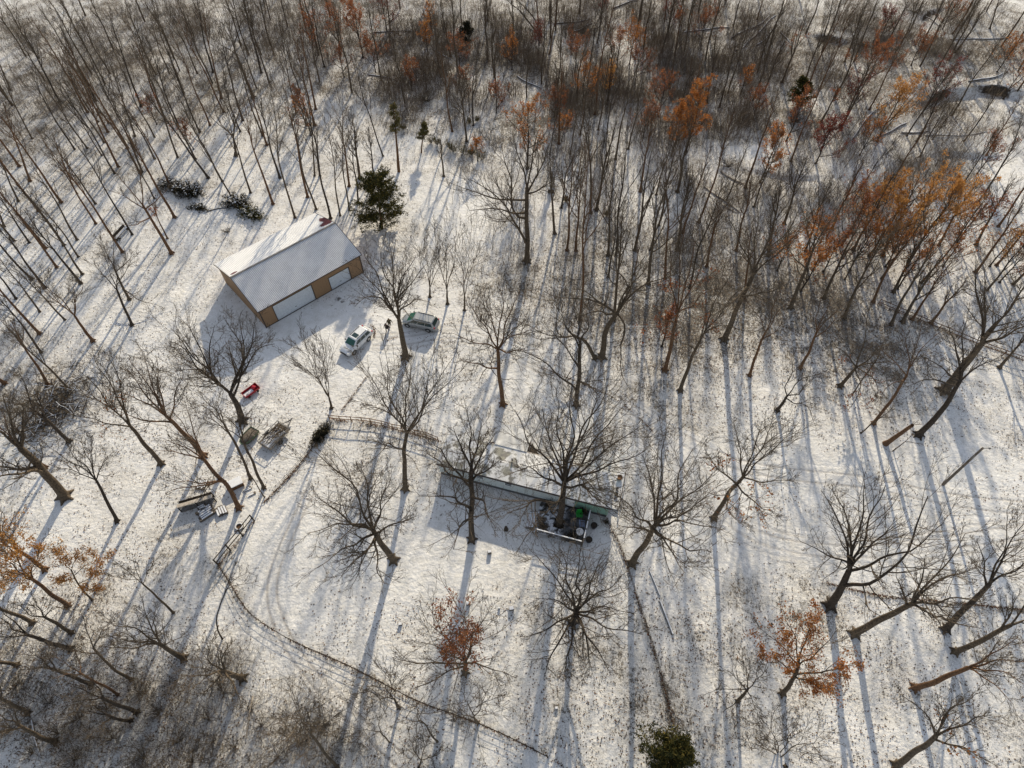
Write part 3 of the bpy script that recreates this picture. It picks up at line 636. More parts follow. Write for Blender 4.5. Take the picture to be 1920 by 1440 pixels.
def grow(P, R, c, n, lr, ang, up, wig, t0, t1, rmin, r, rr=.6, taper=.55):
    Mn, m, _ = P.shape
    t = t0 + (t1 - t0) * ((np.arange(c)[None] + r.uniform(0, 1, (Mn, c))) / c); f = t * (m - 1); i = np.clip(f.astype(int), 0, m - 2); w = (f - i)[..., None]; mi = np.arange(Mn)[:, None]
    pos = P[mi, i] * (1 - w) + P[mi, i + 1] * w; tan = nrm(P[mi, i + 1] - P[mi, i]); rad = R[mi, i] * (1 - w[..., 0]) + R[mi, i + 1] * w[..., 0]
    plen = np.linalg.norm(np.diff(P, axis=1), axis=2).sum(1)[:, None]
    L = plen * lr * (1 - taper * t) * r.uniform(.65, 1.35, (Mn, c)); perp = nrm(np.cross(tan, r.normal(size=(Mn, c, 3))))
    a = (ang * r.uniform(.65, 1.35, (Mn, c)))[..., None]; d = (tan * np.cos(a) + perp * np.sin(a)).reshape(-1, 3); pos = pos.reshape(-1, 3); L = L.reshape(-1, 1); K = len(pos)
    out = np.empty((K, n, 3)); out[:, 0] = pos
    for k in range(1, n):
        d = nrm(d + wig * r.normal(size=(K, 3)) + np.array([0, 0, up])); out[:, k] = out[:, k - 1] + d * L / (n - 1)
    r0 = np.maximum(rad.reshape(-1) * rr, rmin); q = np.linspace(0, 1, n)[None]; Rr = r0[:, None] * (1 - q) + np.maximum(rmin * .7, r0[:, None] * .3) * q
    return out, Rr
bush('deck_shrub', 'dry brown shrub crammed in the deck corner by the steps', hl(13.6, -3.5, .64), .7, 1.0, 260, 'dry_stem', 5, 30)
bush('deck_shrub', 'dark leafy shrub on the deck below the round table', hl(17.0, -3.6, .64), .75, .9, 500, 'dark_cedar', 6, 30)
bush('wall_shrub', 'dark tangled shrub between the deck and the home wall', hl(13.7, -.9, 0), 1.0, 1.7, 500, 'dark_cedar', 8, 34)
bush('wall_shrub', 'dark shrub behind the green chair at the home wall', hl(17.6, -.35, .64), .5, .9, 300, 'dark_cedar', 9, 24)
bush('wall_shrub', 'dark spiky tuft at the end corner of the mobile home', hl(20.3, -.6, 0), .5, .8, 160, 'dark_cedar', 10, 24)
t = thing('log_stack', 'snowy cut logs piled by the deck steps', 'logs', hl(12.95, -2.55, 0), HOME_RZ)
for i in range(5): b = MB(); b.bar((-.1 + .16 * (i % 2), -.9 + .28 * i, .72 + .05 * (i % 2)), (.75, -.95 + .3 * i, .72), .09); b.build('log', 'grey_wood', t)
t = thing('garden_ornament', 'small dark statue-like ornament on the shaded snow by the deck', 'ornament', hl(9.6, -4.6, 0))
b = MB(); b.lathe((0, 0, 0), ((.22, -.05), (.24, .1), (.14, .3), (.2, .55), (.16, .8), (.06, .95), (0, 1.0)), 12); b.build('figure', 'bark_dark', t); b = MB(); b.box((0, 0, .03), (.5, .4, .1)); b.build('base', 'grey_wood', t)
# ---------------------------------------------------------------- vehicles and the person
CARS = []
def car(label, cat, loc, rz, paint, stations, cabin, wb, wr, glass_f, rails, sunroof, name):
    t = thing(name, label, cat, loc, rz); t.scale = [1.1 if rails is True else 1.04] * 3
    def ring(x, w, zb, zt, zc): return [(x, y, z) for y, z in ((0, zb), (.75 * w, zb), (w * .97, zb + .10), (w, (zb + zt) / 2), (w * .985, zt - .10), (w * .93, zt), (w * .5, zc - .01), (0, zc), (-w * .5, zc - .01), (-w * .93, zt), (-w * .985, zt - .10), (-w, (zb + zt) / 2), (-w * .97, zb + .10), (-.75 * w, zb))]
    b = MB(); b.loft([ring(*s) for s in stations]); body = b.build('body', paint, t)
    (xf, xt, xr, xb, zb, zr, wb_, wr_) = cabin     # windscreen foot, windscreen top, roof rear, rear glass foot, belt, roof, half widths
    c = MB(); ins = .07
    lo = [(xf, wb_ * .86), (xf - .28, wb_), (xb + .25, wb_), (xb, wb_ * .92)]; hi = [(xt, wr_ * .9), (xt - .12, wr_), (xr + .12, wr_), (xr, wr_ * .92)]
    def ringp(pts, z): return [(x, y, z) for x, y in pts] + [(x, -y, z) for x, y in pts[::-1]]
    mid = [((a[0] * .08 + b_[0] * .92), (a[1] * .08 + b_[1] * .92)) for a, b_ in zip(lo, hi)]
    top = [(x - .06 if x > 0 else x + .06, y * .88) for x, y in hi]
    c.loft([ringp(lo, zb - .03), ringp(mid, zr - .09), ringp(hi, zr - .03), ringp(top, zr)])
    c.build('roof', paint, t)
    def quad(n, pts, mat, up=.012):
        p = [Vector(q) for q in pts]; nn = (p[1] - p[0]).cross(p[3] - p[0]).normalized()
        m = MB(); m.add([q + nn * up for q in p] + [q - nn * .02 for q in p], [(0, 1, 2, 3), (7, 6, 5, 4), (0, 4, 5, 1), (1, 5, 6, 2), (2, 6, 7, 3), (3, 7, 4, 0)]); return m.build(n, mat, t)
    def onside(s, x, f):            # point on the cabin side at height fraction f
        i0 = (x - lo[2][0]) / (lo[1][0] - lo[2][0]); y = wb_ * (1 - f) + wr_ * f
        return (x, s * y, zb + (zr - .09 - zb) * f)
    fw = lambda q, f: (lo[0][0] * (1 - f) + mid[0][0] * f, q * (lo[0][1] * (1 - f) + mid[0][1] * f), (zb - .03) * (1 - f) + (zr - .09) * f)
    rw = lambda q, f: (lo[3][0] * (1 - f) + mid[3][0] * f, q * (lo[3][1] * (1 - f) + mid[3][1] * f), (zb - .03) * (1 - f) + (zr - .09) * f)
    quad('windscreen', [fw(-.93, .06), fw(.93, .06), fw(.93, .97), fw(-.93, .97)], glass_f)
    quad('rear_window', [rw(.9, .2), rw(-.9, .2), rw(-.9, .95), rw(.9, .95)], 'glass')
    xs_lo = (lo[1][0] - .12, lo[2][0] + .08); xs_hi = (mid[1][0] - .05, mid[2][0] + .02)
    for s in (1, -1):
        for a, e in ((0.0, .31), (.34, .66), (.69, 1.0)):
            P = lambda k, f: onside(s, (xs_lo[0] * (1 - k) + xs_lo[1] * k) * (1 - f) + (xs_hi[0] * (1 - k) + xs_hi[1] * k) * f, f)
            pts = [P(e, .12), P(a, .12), P(a, .92), P(e, .92)]
            quad('side_window', pts if s > 0 else pts[::-1], 'glass')
        m = MB(); m.box((lo[1][0] - .15, s * (wb_ + .14), zb + .06), (.14, .2, .14)); m.build('mirror', 'black', t, bevel=.02)
        if rails: m = MB(); m.bar((xt - .25, s * wr_ * .82, zr + .045), (xr + .25, s * wr_ * .82, zr + .045), .03); m.box((xt - .25, s * wr_ * .82, zr + .02), (.08, .05, .06)); m.box((xr + .25, s * wr_ * .82, zr + .02), (.08, .05, .06)); m.build('roof_rail', 'black', t)
        xfr, wf, zbf, ztf, _ = stations[-2]; m = MB(); m.box((xfr + .06, s * wf * .78, ztf - .10), (.34, .32, .14), rz=s * -.35); m.build('headlight', 'clear_lamp', t, bevel=.03)
        xrr, w2, zb2, zt2, _ = stations[1]; m = MB(); m.box((xrr + .04, s * w2 * .90, zt2 - .06), (.16, .18, .26)); m.build('taillight', 'red_lamp', t, bevel=.03)
        m = MB(); m.box((.1 * wb, s * (stations[3][1] - .005), zb - .16), (.22, .04, .04)); m.box((-.28 * wb, s * (stations[3][1] - .005), zb - .16), (.22, .04, .04)); m.build('door_handle', 'chrome' if rails != 'van' else paint, t)
    xn, wnn, zbn, ztn, _ = stations[-1]
    m = MB(); m.box((xn - .03, 0, (zbn + ztn) / 2 + .05), (.12, wnn * 1.35, .16)); m.build('grille', 'black', t, bevel=.02)
    m = MB(); m.box((xn - .05, 0, zbn - .02), (.2, wnn * 1.9, .14)); m.build('bumper', 'black', t, bevel=.03)
    if sunroof: m = MB(); m.box((xt - .55, 0, zr + .004), (.62, wr_ * 1.15, .02)); m.build('sunroof', 'glass', t)
    for x in (wb / 2 + .05, -wb / 2 + .05):
        for s in (1, -1):
            y = s * (stations[3][1] - .10); m = MB(); k = [(wr * .62, -.11), (wr * .97, -.11), (wr, -.07), (wr, .07), (wr * .97, .11), (wr * .62, .11)]
            m.lathe((x, y, wr), k, 22, 'Y'); w = m.build('wheel', 'rubber', t)
            m = MB(); m.lathe((x, y, wr), [(0, .085 * s), (wr * .2, .095 * s), (wr * .55, .07 * s), (wr * .64, .10 * s), (wr * .64, -.05 * s), (0, -.05 * s)], 18, 'Y'); m.build('rim', 'chrome', w)
            m = MB(); a = np.linspace(R_(-8), R_(188), 15); o = []
            for q in a: o += [(x + math.cos(q) * wr * 1.06, y + s * .06, wr + math.sin(q) * wr * 1.06), (x + math.cos(q) * wr * 1.24, y + s * .06, wr + math.sin(q) * wr * 1.24), (x + math.cos(q) * wr * 1.24, y + s * .125, wr + math.sin(q) * wr * 1.24), (x + math.cos(q) * wr * 1.06, y + s * .125, wr + math.sin(q) * wr * 1.06)]
            m.add(o, [(4 * i + j, 4 * i + (j + 1) % 4, 4 * i + 4 + (j + 1) % 4, 4 * i + 4 + j) for i in range(14) for j in range(4)]); m.build('wheel_arch', 'black', t)
    return t
c0 = np.array([-21.0, 55.8, 0]) + np.array([-.82, .572, 0]) * .82
car('white compact SUV with a dark sunroof parked nose down on the barn yard', 'car', c0, R_(-124), 'white_paint',
    [(-2.32, .74, .48, .84, .86), (-2.2, .87, .36, 1.04, 1.05), (-1.3, .93, .28, 1.08, 1.10), (0, .93, .26, 1.05, 1.07), (1.0, .93, .26, 1.02, 1.06), (1.55, .92, .28, .98, 1.05), (2.02, .87, .34, .88, .93), (2.32, .70, .44, .70, .74)],
    (1.18, .42, -1.72, -2.18, 1.04, 1.66, .86, .70), 2.68, .36, 'glass_green', True, True, 'parked_suv')
c1 = np.array([-13.33, 59.06, 0]) + np.array([.31, .95, 0]) * .86
car('silver minivan with roof bars parked behind the gnarled yard tree', 'car', c1, R_(163), 'silver_paint',
    [(-2.58, .78, .42, .80, .82), (-2.45, .93, .32, 1.08, 1.09), (-1.4, 1.0, .26, 1.10, 1.12), (0, 1.0, .24, 1.06, 1.08), (1.2, 1.0, .24, 1.02, 1.05), (1.75, .97, .27, .95, 1.03), (2.25, .90, .33, .80, .88), (2.55, .72, .42, .62, .66)],
    (1.72, .62, -2.05, -2.46, 1.07, 1.76, .93, .78), 3.03, .35, 'glass_green', 'van', False, 'parked_minivan')

def skin_mesh(name, verts, edges, radii, mat, parent, root=0, sub=1):
    me = bpy.data.meshes.new(name); me.from_pydata(verts, edges, []); me.materials.append(M[mat])
    o = link(name, me, parent); s = o.modifiers.new('skin', 'SKIN'); s.use_smooth_shade = True
    for i, r in enumerate(radii): me.skin_vertices[0].data[i].radius = (r, r) if not isinstance(r, tuple) else r
    me.skin_vertices[0].data[root].use_root = True
    if sub: b = o.modifiers.new('subdivision', 'SUBSURF'); b.levels = sub; b.render_levels = sub
    return o
def person(label, px, rz, coat, legs, capm):
    p = ground(*px); t = thing('person', label, 'person', p, rz)
    # x = the person's left-right, y = the way they face (mid-stride, one arm held out to the side)
    V = [(0, 0, .95), (0, .02, 1.15), (0, .05, 1.38), (0, .08, 1.52), (0, .11, 1.60), (0, .13, 1.70), (0, .12, 1.79),
         (.10, 0, .90), (.12, .14, .50), (.13, .10, .09), (.14, .26, .05), (-.10, 0, .90), (-.11, -.06, .50), (-.10, -.22, .12), (-.10, -.08, .05),
         (.19, .04, 1.44), (.30, .02, 1.18), (.36, .16, .97), (-.19, .04, 1.44), (-.34, .06, 1.20), (-.42, .18, .99)]
    E = [(0, 1), (1, 2), (2, 3), (3, 4), (4, 5), (5, 6), (0, 7), (7, 8), (8, 9), (9, 10), (0, 11), (11, 12), (12, 13), (13, 14), (2, 15), (15, 16), (16, 17), (2, 18), (18, 19), (19, 20)]
    Rr = [.15, .14, .16, .07, .075, .10, .075, .09, .06, .045, .04, .09, .06, .045, .04, .075, .05, .033, .075, .05, .033]
    for sx, w in ((1, 17), (-1, 20)):
        a = np.array(V[w])
        for k, (dx, L, dz) in enumerate(((-.03, .085, -.045), (-.01, .095, -.05), (.01, .09, -.05), (.03, .075, -.05))):
            i = len(V); V += [tuple(a + np.array([sx * dx, .05, -.05])), tuple(a + np.array([sx * dx * 1.2, .05 + L * .45, -.07])), tuple(a + np.array([sx * dx * 1.2, .04 + L * .7, -.07 + dz]))]
            E += [(w, i), (i, i + 1), (i + 1, i + 2)]; Rr += [.012, .010, .008]
        i = len(V); V += [tuple(a + np.array([-sx * .045, .035, -.02])), tuple(a + np.array([-sx * .055, .075, -.05]))]; E += [(w, i), (i, i + 1)]; Rr += [.012, .009]
    V[6:7] = [(0, .12, 1.76)]
    skin_mesh('body', V, E, Rr, 'skin', t)
    jv = [(0, 0, .86), (0, .01, 1.0), (0, .03, 1.2), (0, .05, 1.40), (0, .07, 1.49), (.19, .04, 1.44), (.30, .02, 1.18), (.355, .14, .995), (-.19, .04, 1.44), (-.34, .06, 1.20), (-.412, .165, 1.01)]
    skin_mesh('jacket', jv, [(0, 1), (1, 2), (2, 3), (3, 4), (3, 5), (5, 6), (6, 7), (3, 8), (8, 9), (9, 10)], [.20, .19, .185, .20, .10, .10, .075, .055, .10, .075, .055], coat, t, 1)
    skin_mesh('trousers', [(0, 0, .95), (.10, 0, .88), (.12, .14, .50), (.13, .10, .13), (-.10, 0, .88), (-.11, -.06, .50), (-.10, -.22, .16)], [(0, 1), (1, 2), (2, 3), (0, 4), (4, 5), (5, 6)], [.17, .115, .085, .07, .115, .085, .07], legs, t)
    for s, y, z in ((1, .10, .10), (-1, -.22, .13)):
        skin_mesh('boot', [(s * .12, y, z + .08), (s * .12, y + .01, z - .03), (s * .13, y + .15, z - .055)], [(0, 1), (1, 2)], [.065, .06, .05], 'boot', t, 1)
    h = MB(); h.lathe((0, .115, 1.68), ((.108, .03), (.113, .07), (.095, .125), (.05, .155), (0, .165)), 14); h.lathe((0, .20, 1.71), ((.075, 0), (.075, .012), (0, .014)), 12); h.build('cap', capm, t)
    f = MB()
    for s in (1, -1): f.lathe((s * .035, .222, 1.685), ((0, -.012), (.012, 0), (0, .012)), 6); f.lathe((s * .098, .12, 1.67), ((0, -.03), (.018, 0), (0, .03)), 6)
    f.lathe((0, .235, 1.655), ((0, .03), (.016, -.015), (0, -.022)), 6); f.box((0, .222, 1.615), (.05, .012, .01)); f.build('face', 'skin', t)
person('person in a mottled brown-green jacket and brown trousers standing farther from the lawn', (731.5, 612.5), R_(200), 'camo', 'brown_cloth', 'camo')
person('person in a dark jacket and blue-black trousers walking just below the one in mottled jacket', (727, 621.5), R_(165), 'dark_cloth', 'jeans', 'dark_cloth')
# ---------------------------------------------------------------- smaller things about the yard
def at(u, v, z=0.0): p = ground(u, v); p[2] += z; return p
def yaw(a, b): d = G(*b) - G(*a); return math.atan2(d[1], d[0])
def ln(a, b): return float(np.linalg.norm(G(*b) - G(*a)))
# utility pole
t = thing('utility_pole', 'bare wooden utility pole leaning over the open snow', 'pole', at(1768, 909)); top = F(t.location, 1843, 840); h = top - np.array(t.location)
b = MB(); b.bar((0, 0, -.2), h, .17, .12, 12); b.build('shaft', 'grey_wood', t)
c = MB(); q = h * .80; c.box(q + np.array([-.16, -.1, 0]), (.16, .2, .7)); c.bar(q + np.array([-.1, 0, -.5]), q + np.array([-.1, 0, 1.0]), .03); c.build('meter_box', 'galv', t)
c = MB(); c.bar(h * .99, h * .99 + np.array([.75, 0, .02]), .035); c.box(h * .99 + np.array([.8, 0, 0]), (.22, .14, .10)); c.build('bracket', 'galv', t)
# post and rail fences
def rail_fence(label, bases, hgt, rails, pr=.05, rr=.035, mat='brown_wood', top=None):
    B = [ground(*q) for q in bases]; o = B[0]; t = thing('rail_fence', label, 'fence', o)
    for q in B: b = MB(); b.bar(q - o + np.array([0, 0, -.15]), q - o + np.array([0, 0, hgt * random.uniform(.96, 1.05)]), pr, pr * .9, 7); b.build('post', mat, t)
    for f in rails:
        b = MB()
        for p, q in zip(B[:-1], B[1:]): b.bar(p - o + np.array([0, 0, hgt * f]), q - o + np.array([0, 0, hgt * f]), rr, rr, 6)
        b.build('rail', mat, t)
rail_fence('brown post and rail fence curving to the end of the mobile home', [(619, 788), (638.5, 790), (660, 791.5), (680, 793), (696, 795), (717, 799), (737, 805), (755, 808), (778, 815), (800, 820), (822, 829)], 1.25, (.93, .45), .06, .05)
rail_fence('dark post and rail fence panels beside the woodpile and lone tyre', [(477, 977), (455.6, 1005), (433, 1032.5), (410.4, 1060)], 1.7, (.95, .5), .09, .06, 'bark_dark')
rail_fence('brown two-rail fence crossing the leafy woods above the broken snag', [(1645, 572), (1682, 588), (1720, 605), (1757, 620), (1796, 636), (1836, 652), (1878, 668), (1922, 684)], 1.3, (.93, .5), .06, .055, 'bark_red')
def wire_fence(label, bases, hgt=1.0, n=3):
    pts = smooth_line(W(bases), 2.4); B = [np.array([x, y, H1(x, y)]) for x, y in pts]; o = B[0]; t = thing('wire_fence', label, 'fence', o)
    for q in B: b = MB(); b.bar(q - o + np.array([0, 0, -.1]), q - o + np.array([random.uniform(-.04, .04), 0, hgt]), .035, .03, 5); b.build('post', 'bark_dark', t)
    for k in range(n):
        b = MB(); z = hgt * (k + .9) / n
        for p, q in zip(B[:-1], B[1:]): b.bar(p - o + np.array([0, 0, z]), q - o + np.array([0, 0, z]), .02, .02, 4)
        b.build('wire', 'bark_dark', t)
wire_fence('long low wire fence along the lower edge of the lawn', DRIFTS[0][0], .8)
wire_fence('low wire fence running down from the deck to the dark pine', DRIFTS[1][0], .9)
wire_fence('short wire fence between the clipped hedge and the dark rail panels', DRIFTS[2][0], .9)
# hedge on the fence corner
def clump(name, label, cat, centre, half, rz, n, mat, seed, lsize=.09, group=None, snowy=False):
    r = np.random.default_rng(seed); t = thing(name, label, cat, centre, rz, group)
    d = nrm(r.normal(size=(n, 3))); d[:, 2] = np.abs(d[:, 2]); C = d * (r.uniform(.3, 1.05, (n, 1)) ** .5) * np.array(half) * (1 + .45 * np.sin(d[:, :1] * 7 + d[:, 1:2] * 9))
    V, Q = leaf_quads(C, lsize * 1.4, r, 0, .42); link('foliage', mesh_np('foliage', V, Q, M[mat]), t)
    if snowy: V, Q = leaf_quads(C[(C[:, 2] > half[2] * .55)][::7], lsize * 1.3, r, .8); link('snow', mesh_np('snow', V, Q, M['snow']), t)['kind'] = 'stuff'
    m = 26; s = np.linspace(.1, 1.05, 5); dd = nrm(r.normal(size=(m, 3))); dd[:, 2] = np.abs(dd[:, 2]) * .8
    P = dd[:, None] * s[None, :, None] * np.array(half) * (1 + .2 * r.normal(size=(m, 1, 1))); Rr = np.full((m, 5), .025) * np.linspace(1, .3, 5)
    V, Q = tubes(P, Rr); link('branches', mesh_np('branches', V, Q, M['bark_dark']), t)
    return t
a, b_ = (588, 834), (618, 798)
hz = clump('hedge', 'dark green clipped hedge at the corner of the rail fence', 'hedge', at(603, 817), (ln(a, b_) / 2, .62, 1.15), yaw(a, b_), 2600, 'dark_cedar', 3, .10)
# utility trailer
L = ln((498, 838), (534, 801)); t = thing('utility_trailer', 'open steel utility trailer with brush and snow in its bed', 'trailer', at(517, 822), yaw((498, 838), (534, 801)))
Lx, Wy = 1.75, .98
b = MB(); b.box((0, 0, .55), (2 * Lx, 2 * Wy, .05)); b.build('bed', 'grey_wood', t)
for nm, z, rr in (('frame', .55, .05), ('side_rail', 1.0, .04)):
    b = MB()
    for y in (-Wy, Wy): b.beam((-Lx, y, z), (Lx, y, z), rr * 1.6, rr * 1.6)
    for x in (-Lx, Lx): b.beam((x, -Wy, z), (x, Wy, z), rr * 1.6, rr * 1.6)
    if nm == 'side_rail':
        for x in (-Lx, -.6, .6, Lx):
            for y in (-Wy, Wy): b.box((x, y, .77), (.06, .06, .46))
    b.build(nm, 'galv', t)
b = MB(); b.beam((Lx, -.5, .5), (Lx + 1.2, 0, .45), .09, .09); b.beam((Lx, .5, .5), (Lx + 1.2, 0, .45), .09, .09); b.box((Lx + 1.3, 0, .5), (.3, .12, .12)); b.bar((Lx + 1.0, .1, .05), (Lx + 1.0, .1, .85), .04); b.build('tongue', 'galv', t)
for y in (-Wy - .17, Wy + .17):
    b = MB(); b.lathe((-.2, y, .33), [(.18, -.09), (.32, -.09), (.33, 0), (.32, .09), (.18, .09)], 18, 'Y'); w = b.build('wheel', 'rubber', t); b = MB(); b.lathe((-.2, y, .33), [(0, .06), (.19, .05), (.19, -.05), (0, -.06)], 14, 'Y'); b.build('rim', 'galv', w)
    b = MB(); b.beam((-.65, y, .70), (.25, y, .70), .26, .03); b.build('mudguard', 'black', t)
r = np.random.default_rng(4); m = 60; s = np.linspace(-.5, .5, 5); th_ = r.normal(size=m) * .5; LL = r.uniform(.5, 2.2, m)
c = np.c_[r.uniform(-1.2, 1.2, m), r.uniform(-.7, .7, m), r.uniform(.62, .95, m)]
P = c[:, None] + (s[None, :, None] * LL[:, None, None]) * np.stack([np.cos(th_), np.sin(th_), r.normal(size=m) * .08], -1)[:, None]; P[..., 1] = np.clip(P[..., 1], -Wy - .05, Wy + .05)
V, Q = tubes(P, np.full((m, 5), .03)); link('brush_load', mesh_np('brush_load', V, Q, M['bark']), t)
b = MB(); b.loft([[(x, y * .85, .57 + z * k) for y, z in ((-Wy, .0), (-.5, .16), (0, .1), (.4, .2), (Wy, 0))] for x, k in ((-1.65, .2), (-1.0, 1), (-.3, .7), (.4, 1), (1.2, .3))], False); b.build('snow', 'snow', t)
# small boat
t = thing('small_boat', 'small open boat with a green rim filled with snow', 'boat', at(469, 821), yaw((458, 833), (480, 809)))
prof = [(-1.35, .05, .30), (-1.2, .42, .12), (-.7, .68, .04), (0, .76, .02), (.7, .72, .02), (1.15, .62, .05)]
b = MB(); b.loft([[(x, -w, .52), (x, -w * .85, z + .1), (x, 0, z), (x, w * .85, z + .1), (x, w, .52)] for x, w, z in prof], False); b.add([(1.15, -.62, .52), (1.15, -.53, .15), (1.15, 0, .05), (1.15, .53, .15), (1.15, .62, .52)], [(0, 1, 2, 3, 4)]); b.build('hull', 'grey_wood', t)
b = MB(); pr = [(x, -w, .53) for x, w, z in prof] + [(x, w, .53) for x, w, z in prof[::-1]]
for p, q in zip(pr, pr[1:] + pr[:1]): b.bar(p, q, .06, .06, 6)
b.build('gunwale', flat('boat_green', (.03, .075, .035), .5), t)
b = MB(); b.beam((.35, -.7, .5), (.35, .7, .5), .22, .05); b.beam((1.0, -.62, .5), (1.0, .62, .5), .2, .05); b.build('seat', 'dark_green' if 'dark_green' in M else 'grey_wood', t)
b = MB(); b.add([(x, q * w * .92, .47) for x, w, z in prof for q in (-1, 0, 1)], [(3 * i + j, 3 * i + j + 1, 3 * i + 4 + j, 3 * i + 3 + j) for i in range(5) for j in range(2)]); b.build('snow', 'snow', t)
# red cart
t = thing('red_cart', 'small red cart with snow in its open bed', 'cart', at(472, 736), yaw((461, 744), (484, 727))); t.scale = (.86, .86, .86)
b = MB(); b.box((0, 0, .38), (2.5, 1.15, .06)); b.box((0, .58, .58), (2.5, .05, .42)); b.box((0, -.58, .54), (2.5, .05, .34)); b.box((1.25, 0, .62), (.06, 1.15, .5)); b.box((-1.25, 0, .54), (.06, 1.15, .34)); b.build('box', 'red_paint', t)
b = MB(); b.box((.65, .05, .66), (.55, .6, .38), rz=.3); b.box((.65, .05, .9), (.25, .5, .12), rz=.3); b.build('seat', 'red_lamp', t, bevel=.06)
b = MB(); b.loft([[(x, y, .42 + z) for y, z in ((-.52, 0), (-.2, .12), (.2, .08), (.52, 0))] for x in (-1.18, -.7, -.1, .3)], False); b.build('snow', 'snow', t)
for x in (-.75, .75):
    for y in (-.62, .62): b = MB(); b.lathe((x, y, .22), [(0, -.06), (.2, -.06), (.22, 0), (.2, .06), (0, .06)], 14, 'Y'); b.build('wheel', 'rubber', t)
# woodpile corner: wire pen, board stacks, covered crate, tyre, scattered boards
t = thing('wire_pen', 'dark wire pen with a pale board along its top', 'pen', at(374, 951), yaw((356, 952), (396, 940))); PL = 3.9
b = MB(); b.box((0, .12, 1.38), (PL, .42, .10)); b.build('top_board', 'pale_wood', t)
b = MB()
for x in np.linspace(-PL / 2, PL / 2, 34): b.box((x, 0, .65), (.022, .02, 1.34))
for z in np.linspace(.05, 1.3, 13): b.box((0, 0, z), (PL, .02, .022))
for y in (.4, .8, 1.2):
    for x in (-PL / 2, PL / 2): b.box((x, y, .65), (.022, .02, 1.34))
b.build('wire_mesh', 'black', t)
for x in (-PL / 2, 0, PL / 2): b = MB(); b.box((x, .05, .66), (.09, .09, 1.4)); b.build('post', 'bark_dark', t)
b = MB(); b.box((0, .75, .66), (PL - .2, .05, 1.25)); b.build('back_panel', 'bark_dark', t)
def boards(label, a, bpx, rows, layers, w, seed, z0=0.0):
    r = random.Random(seed); L = ln(a, bpx); t = thing('board_stack', label, 'boards', at((a[0] + bpx[0]) / 2, (a[1] + bpx[1]) / 2, z0), yaw(a, bpx))
    for k in range(layers):
        for i in range(rows):
            b = MB(); y = (i - (rows - 1) / 2) * w * 1.18; b.box((r.uniform(-.15, .15), y + r.uniform(-.03, .03), .06 + k * .115), (L * r.uniform(.8, 1.0), w, .09), rz=r.uniform(-.03, .03)); b.build('board', 'grey_wood', t)
            if k == layers - 1: s = MB(); s.box((r.uniform(-.1, .1), y, .125 + k * .115), (L * r.uniform(.65, .8), w * .75, .035), rz=r.uniform(-.02, .02)); s.build('snow_cap', 'snow', t)
boards('wide stack of snowy boards below the wire pen', (374, 972), (402, 954), 5, 4, .24, 1)
boards('short snowy boards lying beside the wide board stack', (374, 958), (388, 951), 3, 4, .22, 2)
boards('narrow pointed stack of snow-covered boards near the leaning tree base', (413, 951), (420, 967), 4, 3, .24, 3)
boards('bundle of long boards behind the wire pen', (375, 918), (383, 899), 5, 2, .2, 4)
boards('pair of loose boards on the snow right of the leaning tree', (456, 922), (472, 914), 2, 1, .16, 5)
boards('single pale board on the snow near the loose pair', (466, 930), (479, 924), 1, 1, .3, 6)
t = thing('covered_crate', 'red-sided crate with a flat snow-covered lid', 'crate', at(443, 911), yaw((434, 913), (455, 903)))
b = MB(); b.box((0, 0, .38), (1.7, .95, .74)); b.build('crate', 'bark_red', t); b = MB(); b.box((0, 0, .80), (1.85, 1.1, .09)); b.build('lid', 'snow', t, bevel=.03)
t = thing('tyre', 'old tyre lying flat on the snow by the dark rail fence', 'tyre', at(449, 988)); b = MB(); b.lathe((0, 0, .1), [(.26, -.1), (.46, -.11), (.52, 0), (.46, .11), (.30, .1), (.26, 0), (.26, -.1)], 24); b.build('tyre', 'grey_wood', t); b = MB(); b.lathe((0, 0, .05), [(0, .04), (.27, .02)], 18); b.build('hub', 'bark_red', t)
b = MB(); b.lathe((0, 0, .2), [(.33, .0), (.42, .03), (.48, -.02)], 20); b.build('snow_cap', 'snow', t)
# bench in the woods
t = thing('wooden_bench', 'dark wooden bench with a snowy seat among the slim trees', 'bench', at(229, 441), yaw((222, 447), (238, 430)))
Lb = 3.0
b = MB(); b.box((0, -.05, .45), (Lb, .42, .06)); b.build('seat', 'bark_dark', t); b = MB(); b.box((0, -.05, .50), (Lb - .1, .3, .05)); b.build('snow_cap', 'snow', t)
b = MB(); b.box((0, .26, .80), (Lb, .06, .42), rx=R_(-12)); b.build('backrest', 'bark_dark', t)
for x in (-Lb / 2 + .15, Lb / 2 - .15): b = MB(); b.box((x, 0, .22), (.08, .5, .46)); b.box((x, .22, .6), (.08, .06, .6)); b.build('leg', 'bark_dark', t)
t = thing('log', 'dark log lying at the foot of the wooden bench', 'log', at(220, 447.5)); b = MB(); b.bar((-.6, .1, .12), (.6, -.1, .12), .12, .1, 9); b.build('log', 'bark_dark', t)
